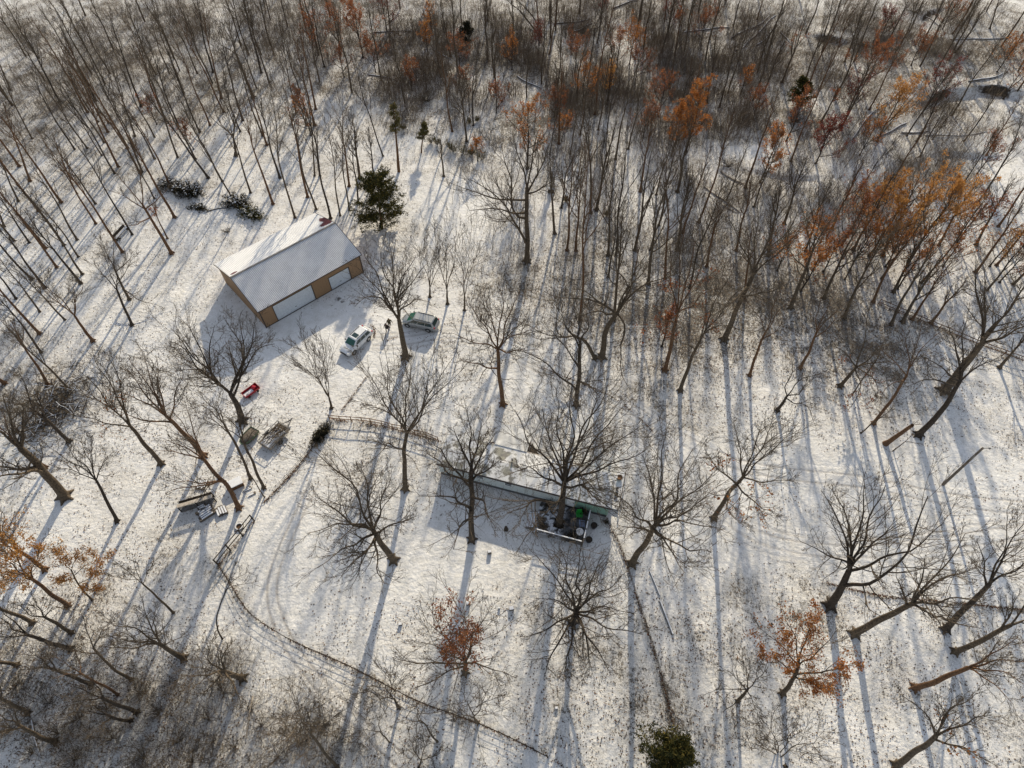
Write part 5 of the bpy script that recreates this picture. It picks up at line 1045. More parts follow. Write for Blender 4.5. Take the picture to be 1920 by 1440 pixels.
hero('curving slender tree nearest the barn shadow on the open snow', .2, [(248, 610), (232, 575), (220, 545)], [[(220, 545), (218, 515), (200, 480)], [(220, 540), (190, 510), (165, 490)], [(220, 530), (238, 505), (250, 480)], [(221, 545), (205, 500), (190, 465)]], dens=1.0, bark='bark_dark')
hero('stouter bare tree standing behind the curving slender one', .2, [(243, 562), (228, 535), (215, 505)], [[(215, 505), (200, 470), (175, 440)], [(215, 505), (212, 465), (205, 425)], [(218, 510), (240, 490), (255, 470)], [(230, 540), (262, 565), (305, 575)]], dens=1.0, bark='bark')
# lower left
hero('brown-trunked tree leaning out over the golden-leaved sapling', .24, [(85, 1068), (55, 1045), (30, 1030)], [[(30, 1030), (10, 1000), (8, 960)], [(30, 1030), (0, 1015), (-30, 1005)], [(35, 1032), (15, 1010), (-20, 980)]], H=17, dens=1.0, bark='bark_red', leaves=('y', 900, .5, .085), name='oak_tree')
hero('long straight brown trunk with orange leaves at the picture edge', .23, [(128, 1136), (90, 1108), (55, 1082)], [[(55, 1082), (20, 1055), (-20, 1040)], [(60, 1085), (65, 1050), (80, 1010)], [(40, 1070), (20, 1030), (-5, 1000)], [(65, 1090), (40, 1075), (0, 1090)]], H=18, dens=1.0, bark='bark_red', leaves=('y', 2800, .6, .085), name='oak_tree')
hero('golden-leaved sapling at the wood edge', .10, [(173, 1125), (148, 1100), (134, 1070)], [[(134, 1070), (140, 1045), (170, 1035)], [(134, 1070), (115, 1050), (110, 1030)], [(145, 1095), (175, 1080), (195, 1060)], [(140, 1085), (120, 1090), (105, 1085)], [(138, 1080), (160, 1060), (205, 1035)], [(150, 1100), (165, 1105), (185, 1100)]], H=7, leaves=('y', 3000, 1, .08), dens=.9, name='oak_tree')
for lab, rad, tk, lm, kw in [
    ('short brown trunk running out of the picture under the orange leaves', .22, [(62, 1168), (30, 1152), (0, 1142)], [[(0, 1142), (-30, 1130), (-50, 1120)], [(5, 1145), (-20, 1120), (-30, 1100)]], dict(H=15)),
    ('dark curved trunk below the orange leaves', .22, [(133, 1217), (90, 1203), (50, 1190)], [[(50, 1190), (15, 1170), (-15, 1150)], [(55, 1192), (20, 1195), (-20, 1190)], [(40, 1185), (20, 1155), (-10, 1130)]], dict(H=16, bark='bark_dark')),
    ('dark arching tree between the two curved trunks', .19, [(135, 1187), (110, 1172), (85, 1158)], [[(85, 1158), (70, 1140), (60, 1115)], [(85, 1158), (100, 1135), (140, 1150)], [(80, 1155), (50, 1150), (30, 1130)]], dict(H=12)),
    ('slim bare tree alone on the snow below the rail panels', .12, [(325, 1149), (295, 1120), (268, 1095)], [[(268, 1095), (245, 1075), (212, 1050)], [(265, 1092), (252, 1065), (247, 1035)], [(268, 1095), (285, 1060), (300, 1040)], [(258, 1085), (240, 1090), (215, 1075)]], dict(H=10)),
    ('slender sapling bowed in a curve beside the lower wire fence', .08, [(417, 1198), (405, 1175), (407, 1145), (425, 1105)], [[(425, 1105), (440, 1085), (475, 1065)], [(420, 1110), (432, 1080), (440, 1055)], [(425, 1105), (450, 1095), (485, 1090)]], dict(H=6.5, dens=.6, bark='bark_dark')),
    ('thick mossy bare tree with a long level limb, lower left snow', .27, [(345, 1234), (320, 1222), (300, 1208)], [[(300, 1208), (260, 1185), (195, 1165)], [(302, 1210), (280, 1175), (268, 1130)], [(295, 1212), (250, 1213), (190, 1212)], [(305, 1212), (320, 1200), (355, 1190)], [(300, 1208), (285, 1170), (300, 1140)], [(290, 1200), (245, 1195), (215, 1180)]], dict(H=14, dens=1.1)),
    ('stubby moss-covered trunk with sprawling thin limbs', .30, [(455, 1272), (432, 1263), (418, 1258)], [[(418, 1258), (390, 1240), (395, 1205)], [(418, 1258), (380, 1265), (340, 1265)], [(420, 1258), (415, 1230), (440, 1200)], [(418, 1260), (400, 1285), (380, 1300)], [(420, 1260), (440, 1285), (452, 1320)]], dict(H=8, dens=1.1)),
    ('curving forked tree left of the thick mossy one', .15, [(246, 1274), (205, 1250), (175, 1215)], [[(175, 1215), (165, 1185), (155, 1155)], [(175, 1215), (190, 1180), (215, 1160)], [(185, 1230), (150, 1220), (110, 1215)]], dict(H=12)),
    ('dark straight trunk lying low over the bramble edge', .2, [(172, 1283), (140, 1270), (108, 1258)], [[(108, 1258), (80, 1252), (40, 1255)], [(105, 1257), (90, 1235), (95, 1205)], [(110, 1260), (80, 1240), (60, 1225)]], dict(H=13, bark='bark_dark')),
    ('thin brown tree right of the dark straight trunk', .13, [(221, 1303), (185, 1280), (150, 1262)], [[(150, 1262), (120, 1245), (100, 1220)], [(155, 1265), (130, 1265), (100, 1270)], [(150, 1262), (150, 1240), (140, 1220)]], dict(H=12, bark='bark_red')),
    ('straight dark trunk pointing at the mossy stub', .2, [(257, 1336), (225, 1323), (190, 1308)], [[(190, 1308), (160, 1298), (130, 1280)], [(190, 1308), (165, 1310), (130, 1320)], [(195, 1310), (180, 1285), (170, 1265)]], dict(H=13, bark='bark_dark')),
    ('crooked dark tree below the straight dark trunk', .17, [(246, 1351), (225, 1350), (200, 1340)], [[(200, 1340), (165, 1335), (125, 1338)], [(200, 1340), (180, 1325), (160, 1320)], [(210, 1345), (185, 1360), (170, 1380)]], dict(H=10, bark='bark_dark')),
    ('brown trunk near the very corner above the brambles', .2, [(53, 1337), (25, 1322), (0, 1308)], [[(0, 1308), (-25, 1295), (-45, 1280)], [(5, 1310), (0, 1285), (-10, 1260)]], dict(H=14)),
    ('long leaning trunk in the lowest corner woods', .22, [(104, 1391), (65, 1378), (35, 1360)], [[(35, 1360), (15, 1345), (-10, 1340)], [(35, 1360), (30, 1340), (15, 1315)], [(40, 1365), (20, 1370), (-10, 1375)]], dict(H=14)),
    ('small mossy stub of a tree at the picture edge', .2, [(33, 1247), (12, 1243), (-10, 1240)], [[(-10, 1240), (-30, 1235), (-50, 1230)]], dict(H=9)),
    ('dark shrubby bare tree rising from the lower edge', .15, [(632, 1438), (605, 1405), (585, 1380)], [[(585, 1380), (565, 1360), (540, 1340)], [(585, 1380), (580, 1350), (590, 1320)], [(590, 1385), (560, 1385), (530, 1380)], [(595, 1390), (605, 1360), (630, 1340)], [(588, 1383), (570, 1345), (565, 1320)]], dict(H=9, dens=1.2))]:
    hero(lab, rad, tk, lm, **{**dict(dens=.95), **kw})
# right yard and slope
hero('bare tree beside the lane with small rusty leaf tufts at mid trunk', .27, [(1338, 972), (1362, 930), (1393, 895)], [[(1393, 895), (1408, 850), (1430, 790)], [(1393, 895), (1440, 850), (1500, 805)], [(1390, 895), (1390, 850), (1375, 790)], [(1385, 905), (1345, 880), (1320, 840)], [(1395, 900), (1440, 905), (1490, 900)], [(1385, 910), (1415, 945), (1460, 965)], [(1395, 893), (1425, 830), (1465, 780)], [(1370, 920), (1355, 950), (1380, 975)]], leaves=('o', 220, .14, .13), dens=1.1)
hero('thick dark tree with one long limb sweeping right, low in the slope', .44, [(1555, 1135), (1578, 1105), (1592, 1070)], [[(1592, 1070), (1594, 1030), (1590, 970), (1560, 915)], [(1592, 1065), (1610, 1010), (1650, 950), (1660, 910)], [(1588, 1100), (1640, 1092), (1690, 1055), (1715, 990), (1740, 930)], [(1592, 1055), (1550, 1035), (1500, 1015)], [(1592, 1060), (1625, 1020), (1680, 985)], [(1592, 1040), (1580, 990), (1540, 920)], [(1600, 1030), (1615, 970), (1620, 910)], [(1700, 1045), (1740, 1000), (1770, 980)]], dens=1.1, bark='bark_dark', H=17)
hero('long leaning tree just below the thick dark one', .36, [(1602, 1188), (1655, 1158), (1710, 1132)], [[(1710, 1132), (1745, 1085), (1790, 1035), (1810, 1000)], [(1710, 1132), (1725, 1090), (1735, 1040)], [(1715, 1130), (1780, 1120), (1850, 1130)], [(1712, 1138), (1755, 1155), (1770, 1185)], [(1700, 1130), (1690, 1100), (1680, 1080)], [(1710, 1130), (1760, 1085), (1830, 1065)]], dens=1.1, bark='bark', H=18)
hero('leaning forked tree near the right picture edge', .32, [(1772, 1180), (1815, 1138), (1855, 1095)], [[(1855, 1095), (1878, 1040), (1890, 965)], [(1858, 1092), (1900, 1065), (1960, 1035)], [(1772, 1165), (1755, 1155), (1735, 1145)], [(1850, 1100), (1850, 1060), (1830, 1010)], [(1870, 1060), (1900, 1010), (1930, 970)]], dens=1.1, bark='bark_dark', H=18)
hero('lower leaning trunk close beneath the forked one', .28, [(1790, 1222), (1845, 1200), (1895, 1172)], [[(1895, 1172), (1920, 1140), (1935, 1100)], [(1895, 1172), (1940, 1160), (1980, 1155)], [(1880, 1180), (1895, 1150), (1900, 1110)]], dens=1.0, bark='bark', H=17)
hero('long pale-footed leaning tree above the snag with orange tufts', .28, [(1714, 1290), (1765, 1275), (1815, 1252)], [[(1815, 1252), (1860, 1225), (1910, 1195)], [(1820, 1250), (1875, 1255), (1930, 1290)], [(1815, 1252), (1870, 1240), (1940, 1240)], [(1820, 1250), (1850, 1270), (1900, 1320)]], dens=1.0, bark='bark_red', H=16)
hero('broken-looking crooked tree in the lower right corner with an orange tuft', .30, [(1680, 1435), (1722, 1408), (1755, 1380)], [[(1755, 1380), (1745, 1350), (1720, 1325), (1680, 1295)], [(1758, 1378), (1780, 1335), (1830, 1300)], [(1758, 1380), (1800, 1355), (1860, 1340)], [(1750, 1390), (1800, 1400), (1850, 1425)], [(1757, 1378), (1768, 1340), (1800, 1320)]], dens=1.0, bark='bark', leaves=('o', 60, .10, .13), H=13)
hero('young oak covered in orange-brown leaves on the lower slope', .24, [(1467, 1300), (1487, 1278), (1497, 1250)], [[(1497, 1250), (1508, 1205), (1530, 1150)], [(1497, 1250), (1470, 1210), (1420, 1175)], [(1495, 1265), (1550, 1262), (1605, 1240)], [(1498, 1250), (1535, 1215), (1570, 1180)], [(1490, 1270), (1520, 1280), (1550, 1300)], [(1498, 1245), (1490, 1200), (1470, 1150)], [(1490, 1265), (1460, 1240), (1430, 1225)]], H=12, leaves=('o', 5200, .85, .085), dens=1.05, name='oak_tree', bark='bark')
hero('short-trunked bare bushy tree left of the orange oak', .17, [(1383, 1315), (1393, 1303), (1402, 1293)], [[(1402, 1293), (1400, 1260), (1385, 1220)], [(1402, 1293), (1370, 1290), (1325, 1300)], [(1402, 1295), (1415, 1320), (1425, 1350)], [(1402, 1293), (1425, 1270), (1440, 1240)], [(1400, 1293), (1375, 1265), (1350, 1250)], [(1400, 1296), (1370, 1320), (1340, 1350)]], H=6.5, dens=1.1, leaves=('r', 25, .2, .12))
hero('multi-limbed bare tree rising from the lower edge near the pine', .15, [(1473, 1438), (1460, 1415)], [[(1460, 1415), (1440, 1380), (1405, 1350)], [(1460, 1415), (1450, 1370), (1445, 1330)], [(1465, 1420), (1510, 1395), (1545, 1370)], [(1462, 1415), (1490, 1370), (1500, 1345)], [(1460, 1418), (1420, 1400), (1390, 1385)]], H=10, dens=1.1)
hero('broad-limbed tree with rusty leaves at its foot, beside the slanting trunk', .28, [(1247, 694), (1262, 630), (1270, 588)], [[(1268, 590), (1260, 530), (1256, 450)], [(1270, 588), (1290, 530), (1310, 420)], [(1272, 585), (1310, 510), (1345, 430)], [(1272, 585), (1305, 560), (1345, 540)], [(1266, 610), (1240, 590), (1225, 570)], [(1270, 588), (1278, 500), (1285, 400)]], dens=1.2, leaves=('r', 420, .12, .13), bark='bark_red')
hero('slanting bare tree beside the broad-limbed one', .26, [(1275, 733), (1290, 685), (1312, 640)], [[(1312, 640), (1340, 595), (1385, 545), (1420, 510)], [(1312, 640), (1325, 590), (1335, 530)], [(1300, 650), (1275, 640), (1255, 690)], [(1320, 625), (1365, 610), (1415, 625)], [(1330, 610), (1345, 560), (1375, 500)]], dens=1.1, bark='bark')
hero('thick sunlit straight trunk with a wide crown in the middle slope', .38, [(1357, 638), (1385, 575), (1412, 515)], [[(1412, 515), (1440, 450), (1465, 385)], [(1410, 520), (1420, 450), (1420, 380)], [(1405, 535), (1365, 575), (1320, 600)], [(1412, 515), (1460, 470), (1520, 420)], [(1412, 515), (1385, 440), (1360, 400)], [(1395, 560), (1430, 555), (1470, 530)], [(1425, 485), (1480, 430), (1510, 370)]], dens=1.25, bark='bark')
hero('slender curved tree below the thick sunlit trunk', .2, [(1405, 705), (1418, 660), (1436, 622)], [[(1436, 622), (1460, 585), (1495, 555)], [(1434, 620), (1420, 590), (1395, 560)], [(1437, 620), (1455, 570), (1470, 530)], [(1430, 635), (1450, 625), (1480, 600)]], dens=1.0, bark='bark_red')
hero('forked dark trunk rising to orange leaves in the middle slope', .28, [(1482, 578), (1500, 530), (1520, 480)], [[(1520, 480), (1515, 440), (1500, 380)], [(1522, 478), (1545, 430), (1585, 380)], [(1520, 480), (1535, 420), (1550, 350)], [(1510, 500), (1480, 470), (1460, 440)]], dens=1.1, bark='bark', leaves=('o', 380, .25, .14))
hero('slender reddish curved tree bending right below the leafy slope', .2, [(1500, 692), (1518, 655), (1532, 622)], [[(1532, 622), (1560, 585), (1600, 560)], [(1530, 625), (1545, 580), (1580, 530)], [(1528, 635), (1560, 610), (1590, 570)], [(1532, 622), (1530, 580), (1545, 540)]], dens=.9, bark='bark_red')
hero('short thick pollard-like tree with a fist of brown leaves', .26, [(1575, 725), (1592, 705), (1606, 688)], [[(1606, 688), (1615, 640), (1635, 560)], [(1606, 688), (1650, 655), (1690, 640)], [(1606, 692), (1615, 730), (1590, 770)], [(1608, 690), (1645, 715), (1640, 760)], [(1604, 686), (1580, 660), (1560, 640)], [(1608, 686), (1660, 675), (1700, 690)]], H=11, dens=.9, leaves=('r', 240, .3, .12), kink=.2)
hero('straight brown tree forking high, above the two saplings', .21, [(1637, 795), (1670, 752), (1700, 705)], [[(1703, 690), (1705, 650), (1690, 610)], [(1703, 690), (1740, 645), (1790, 600)], [(1700, 700), (1665, 665), (1640, 640)], [(1695, 712), (1670, 720), (1640, 760)], [(1705, 688), (1720, 640), (1735, 590)]], dens=1.0, bark='bark_red')
hero('massive pale-lit trunk leaning toward the two-rail fence', .55, [(1770, 733), (1805, 690), (1840, 645)], [[(1840, 645), (1880, 590), (1920, 540)], [(1842, 642), (1850, 580), (1845, 500)], [(1842, 642), (1900, 620), (1960, 600)], [(1850, 625), (1900, 560), (1960, 490)], [(1845, 620), (1830, 560), (1830, 480)]], dens=1.2, bark='bark')
hero('thick dark trunk sweeping up beside the massive pale one', .36, [(1722, 816), (1762, 775), (1800, 715)], [[(1800, 715), (1830, 690), (1880, 665)], [(1802, 712), (1795, 660), (1775, 600)], [(1802, 710), (1820, 660), (1850, 610)], [(1798, 715), (1765, 690), (1735, 670)], [(1805, 708), (1805, 650), (1815, 590)], [(1790, 725), (1740, 710), (1700, 725)]], dens=1.0, bark='bark_dark')
hero('gnarled low tree with crooked limbs beside the lane', .22, [(1457, 770), (1468, 755), (1476, 742)], [[(1476, 742), (1470, 720), (1490, 690), (1480, 660)], [(1478, 745), (1505, 735), (1530, 700)], [(1478, 750), (1510, 760), (1530, 800)], [(1476, 742), (1500, 715), (1560, 690)]], H=8, dens=.8, kink=.24, bark='bark_dark')
hero('thin straight sapling left of the two in the middle slope', .09, [(1598, 740), (1615, 715), (1640, 680)], [[(1640, 680), (1660, 640), (1665, 620)], [(1635, 688), (1650, 665), (1640, 640)]], dens=.6, fine=2)
hero('thin slanting sapling at the foot of the straight brown tree', .09, [(1614, 812), (1635, 795), (1655, 780)], [[(1655, 780), (1675, 765), (1690, 750)], [(1650, 783), (1672, 785), (1690, 775)]], dens=.6, fine=2)
hero('small whip-like sapling beside the broken snag', .07, [(1675, 845), (1688, 835), (1697, 828)], [[(1697, 828), (1710, 815), (1720, 812)], [(1697, 828), (1715, 830), (1730, 832)]], H=4.5, dens=.6, fine=2)
# broken snag: a trunk without a crown
o = ground(1660, 832); tp = F(o, 1711, 797); rs = np.random.default_rng(3); t = thing('dead_snag', 'broken-off brown trunk without crown standing right of the slope', 'snag', o); P = resample([o * 0, (tp - o) * .5 + np.array([.1, 0, 0]), tp - o], 8, .01, rs)
V, Q = tubes(P[None], (np.linspace(.30, .19, 8) * np.r_[1.35, np.ones(7)])[None], 10); link('trunk', mesh_np('trunk', V, Q, M['bark_red'], True), t)
P = np.stack([np.linspace(0, 1, 4)[:, None] * d + P[-1] for d in (np.array([.5, .3, .5]), np.array([1.1, -.1, .4]), np.array([-.2, .1, .6]))]); V, Q = tubes(P, np.full((3, 4), .05) * np.linspace(1, .3, 4)); link('splinters', mesh_np('splinters', V, Q, M['bark_red']), t)
# upper middle
hero('great double-trunked bare tree alone at the clearing edge above the yard', .40, [(988, 490), (988, 430), (988, 352)], [[(988, 355), (980, 310), (960, 250)], [(988, 352), (1000, 300), (1010, 230)], [(988, 470), (962, 400), (925, 362), (880, 335)], [(965, 405), (955, 350), (940, 270)], [(940, 375), (900, 365), (850, 345)], [(988, 365), (1020, 350), (1055, 330)], [(960, 400), (930, 390), (880, 395)], [(988, 360), (1015, 310), (1035, 260)]], dens=1.25, bark='bark')
TWIG = .70
# --- the woods: every trunk with its own base and tip
LAND = [('the felled cedar heaps', 400, 375), ('the wooden bench', 229, 441), ("the barn's back wall", 545, 400), ('the round cedar', 708, 400), ('the juniper row', 850, 285), ('the double-trunked tree', 988, 470), ('the pale snag', 1038, 345),
        ('the big crooked tree', 1150, 520), ('the pale fallen logs', 1350, 375), ('the pine by the creek', 1505, 190), ('the creek bank', 1620, 85), ('the dark cut bank', 1800, 170), ('the two-rail fence', 1760, 600), ('the thick sunlit trunk', 1400, 500),
        ('the brush pile', 110, 690), ('the brambles', 180, 1390), ('the crossed fallen logs', 1400, 80), ('the upper corner', 60, 40), ('the top edge above the barn', 520, 60), ('the top edge above the junipers', 880, 60), ('the leafy slope', 1690, 430)]
ORD = ['nearest', 'second nearest', 'third nearest', 'fourth nearest', 'fifth nearest', 'sixth nearest', 'seventh nearest', 'eighth nearest', 'ninth nearest', 'tenth nearest', 'eleventh nearest', 'twelfth nearest']
WOODS = []     # (object, look, px)
def wood(look, base, *pts, rad=.16, **kw):
    t = grown('x', rad, [base, *pts], **kw); WOODS.append((t, look, base)); return t
TALL = [((470, 362), (443, 280), (425, 200)), ((400, 137), (380, 60), (365, -20)), ((370, 138), (335, 60), (300, -10)), ((267, 323), (235, 245), (175, 130), (150, 60)), ((263, 325), (225, 255), (150, 170)),
        ((333, 295), (300, 200), (262, 90), (245, 30)), ((391, 334), (345, 270), (300, 210), (262, 165)), ((433, 366), (388, 290), (335, 190)), ((417, 340), (372, 260), (340, 190)), ((512, 383), (490, 320), (468, 250), (455, 180)), ((553, 408), (530, 330), (518, 240), (505, 160)),
        ((525, 333), (505, 270), (480, 180)), ((590, 330), (582, 230), (565, 120)), ((600, 330), (588, 250), (560, 170)), ((577, 370), (556, 280), (535, 170)), ((593, 393), (562, 300), (545, 190)), ((620, 410), (600, 320), (585, 220)), ((638, 405), (625, 320), (615, 230)),
        ((248, 440), (205, 365), (165, 300), (115, 240)), ((230, 473), (180, 400), (135, 335), (85, 270)), ((145, 450), (110, 390), (55, 300)), ((120, 460), (80, 400), (25, 340)), ((147, 482), (105, 420), (50, 350)), ((55, 455), (20, 400), (-20, 350)), ((57, 340), (30, 270), (5, 190)), ((35, 378), (12, 330), (-15, 270)),
        ((113, 192), (85, 140), (45, 60)), ((105, 180), (70, 110), (30, 30)), ((215, 325), (170, 250), (110, 150)), ((222, 313), (180, 230), (135, 130)), ((253, 255), (230, 190), (200, 100)), ((265, 200), (235, 120), (205, 30)), ((290, 257), (255, 190), (215, 100)), ((335, 237), (305, 160), (275, 70)), ((202, 247), (160, 170), (110, 80)),
        ((155, 515), (115, 455), (60, 380)), ((152, 532), (100, 470), (50, 400)), ((75, 585), (35, 530), (-10, 470)), ((78, 662), (35, 600), (-20, 540)), ((90, 722), (55, 665), (20, 600)), ((8, 425), (-10, 380), (-40, 330)), ((85, 540), (40, 480), (-10, 420)), ((122, 600), (70, 545), (15, 490)), ((30, 560), (0, 520), (-35, 470)),
        ((415, 185), (395, 100), (380, 10)), ((505, 155), (480, 80), (460, -10)), ((490, 137), (470, 60), (455, -20)), ((555, 215), (540, 140), (525, 40)), ((608, 125), (592, 60), (580, -20)), ((592, 205), (575, 120), (560, 30)), ((345, 175), (310, 90), (285, 0)), ((180, 190), (145, 120), (105, 30)), ((60, 260), (25, 190), (-10, 110)), ((140, 280), (95, 210), (50, 120)), ((310, 225), (275, 140), (245, 50)), ((20, 170), (-5, 110), (-30, 50)), ((455, 225), (430, 140), (410, 50)), ((655, 395), (645, 330), (640, 250)), ((672, 380), (665, 320), (658, 255))]
for i, tr in enumerate(TALL):
    k = i % 5; wood(('tall slim bare tree', 'slender dark bare tree', 'tall bare tree with a reddish trunk')[0 if k < 2 else 1 if k < 4 else 2], *tr, rad=(.17, .20, .14, .16, .20)[k], bark=('bark', 'bark_dark', 'bark', 'bark_dark', 'bark_red')[k], fork=(.42, .5, .38, .45, .5)[k], nl=9, llen=.40, dens=.62, ang=.52)
for lab, rad, tk, lm in [('wide V-forked bare tree behind the felled cedar heaps', .24, [(443, 293), (440, 270), (437, 255)], [[(437, 258), (443, 210), (470, 180)], [(436, 255), (410, 230), (378, 195), (345, 165)], [(440, 225), (430, 180), (420, 120)], [(410, 230), (395, 185), (385, 120)], [(445, 205), (455, 170), (460, 130)]]),
                         ('thick straight trunk rising highest behind the wide V-forked tree', .27, [(475, 183), (455, 130), (440, 95)], [[(440, 95), (425, 55), (400, 0)], [(440, 95), (445, 50), (470, 20)], [(440, 100), (410, 80), (380, 60)], [(438, 90), (430, 40), (430, -20)]]),
                         ('reddish-footed bare tree by the wooden bench, crown wide', .25, [(322, 475), (292, 425), (268, 385)], [[(268, 385), (240, 350), (205, 310)], [(268, 385), (265, 345), (265, 290)], [(270, 390), (225, 365), (190, 350)], [(272, 395), (300, 370), (320, 345)], [(280, 410), (250, 425), (225, 420)]])]:
    hero(lab, rad, tk, lm, dens=1.0, bark='bark_red' if 'red' in lab else 'bark')
wood('slim tree with rusty leaves on a red-lit trunk', (314, 447), (296, 410), (280, 370), rad=.13, bark='bark_red', leaves=('r', 90, .3, .13), dens=.5)
MID = [((1107, 400), (1108, 330), (1098, 250), (1090, 180)), ((1118, 395), (1135, 310), (1155, 230)), ((1088, 600), (1092, 480), (1098, 370), (1105, 270)), ((1155, 480), (1163, 390), (1172, 290), (1178, 220)), ((1190, 470), (1207, 370), (1222, 280)), ((1063, 470), (1070, 380), (1075, 290)), ((1040, 438), (1036, 370), (1030, 290)),
       ((1215, 533), (1222, 470), (1238, 390), (1255, 330)), ((1247, 523), (1251, 450), (1248, 370), (1250, 300)), ((1293, 540), (1308, 480), (1335, 400), (1360, 330)), ((1150, 600), (1155, 540), (1165, 450), (1170, 380)), ((1080, 470), (1085, 390), (1090, 320)), ((1140, 480), (1145, 400), (1150, 320)), ((1270, 360), (1285, 290), (1300, 220)), ((1200, 360), (1210, 290), (1225, 210)),
       ((718, 292), (700, 235), (680, 180), (660, 90)), ((875, 265), (866, 190), (856, 90)), ((848, 247), (838, 180), (825, 90)), ((832, 330), (828, 290), (826, 255)), ((675, 335), (668, 280), (660, 220)), ((655, 350), (645, 280), (642, 210)), ((702, 335), (698, 300), (690, 240)),
       ((1325, 195), (1335, 130), (1345, 50)), ((1330, 75), (1345, 20), (1355, -40)), ((1290, 60), (1300, 10), (1310, -40)), ((1467, 153), (1490, 95), (1515, 20)), ((1538, 165), (1565, 100), (1600, 10)), ((1545, 68), (1560, 10), (1570, -30)), ((1583, 117), (1605, 60), (1630, -10)), ((1483, 303), (1505, 240), (1535, 170), (1560, 110)), ((1540, 228), (1560, 190), (1590, 140)),
       ((1577, 240), (1600, 195), (1640, 120)), ((1630, 205), (1665, 140), (1700, 60)), ((1700, 255), (1735, 200), (1790, 120)), ((1730, 80), (1760, 20), (1785, -30)), ((1785, 65), (1815, 20), (1840, -30)), ((1855, 55), (1870, 10), (1885, -40)), ((1790, 100), (1820, 60), (1850, 10)), ((1850, 290), (1880, 240), (1915, 180)), ((1895, 100), (1920, 60), (1945, 10)), ((1660, 90), (1690, 30), (1715, -20)),
       ((1420, 35), (1430, 0), (1440, -40)), ((1015, 65), (1000, 30), (960, -10)), ((1010, 65), (985, 30), (950, 0)), ((1030, 100), (1038, 60), (1045, 0)), ((1120, 80), (1128, 30), (1135, -30)), ((1240, 100), (1255, 40), (1270, -20)), ((1265, 105), (1275, 40), (1290, -30)), ((915, 40), (912, 0), (910, -40)), ((845, 105), (835, 60), (825, 0)), ((1010, 45), (1005, 0), (1000, -40)), ((1107, 115), (1115, 60), (1120, 0)),
       ((1582, 597), (1600, 550), (1640, 480), (1665, 420)), ((1637, 567), (1660, 510), (1695, 430)), ((1670, 610), (1700, 545), (1745, 470), (1770, 420)), ((1692, 605), (1720, 550), (1765, 480)), ((1710, 600), (1740, 550), (1785, 490)), ((1850, 545), (1885, 500), (1940, 440)), ((1675, 548), (1700, 500), (1720, 450)), ((1745, 607), (1780, 560), (1810, 530)), ((1873, 690), (1890, 670), (1935, 620)),
       ((1440, 480), (1450, 420), (1465, 340)), ((1380, 470), (1395, 410), (1410, 330)), ((1510, 470), (1530, 410), (1560, 340)), ((1545, 560), (1575, 490), (1620, 400)), ((1325, 500), (1335, 450), (1350, 380)), ((1600, 470), (1635, 400), (1680, 320)), ((1655, 480), (1690, 400), (1725, 330)), ((1760, 460), (1800, 390), (1840, 320)), ((1700, 500), (1750, 420), (1790, 360)), ((1470, 420), (1490, 360), (1515, 290)), ((1560, 430), (1585, 370), (1620, 300)), ((1830, 460), (1860, 400), (1900, 340)), ((1270, 470), (1280, 400), (1295, 320)), ((1395, 560), (1400, 500), (1410, 430))]
for i, tr in enumerate(MID):
    k = i % 6; big = tr[0][1] > 330
    wood(('straight bare tree', 'grey bare tree with a forked crown', 'brown-barked bare tree')[k % 3], *tr, rad=(.19, .22, .17, .15, .2, .18)[k] * (1.15 if big else .95), bark=('bark', 'bark', 'bark_red', 'bark_dark', 'bark', 'bark_red')[k], fork=(.38, .30, .42, .35, .28, .4)[k], nl=9 + k % 3, llen=.50 if big else .42, dens=.78 if big else .6, ang=.6, kink=.11, leaves=('r', 130, .25, .13) if i in (25, 30, 47) else None)
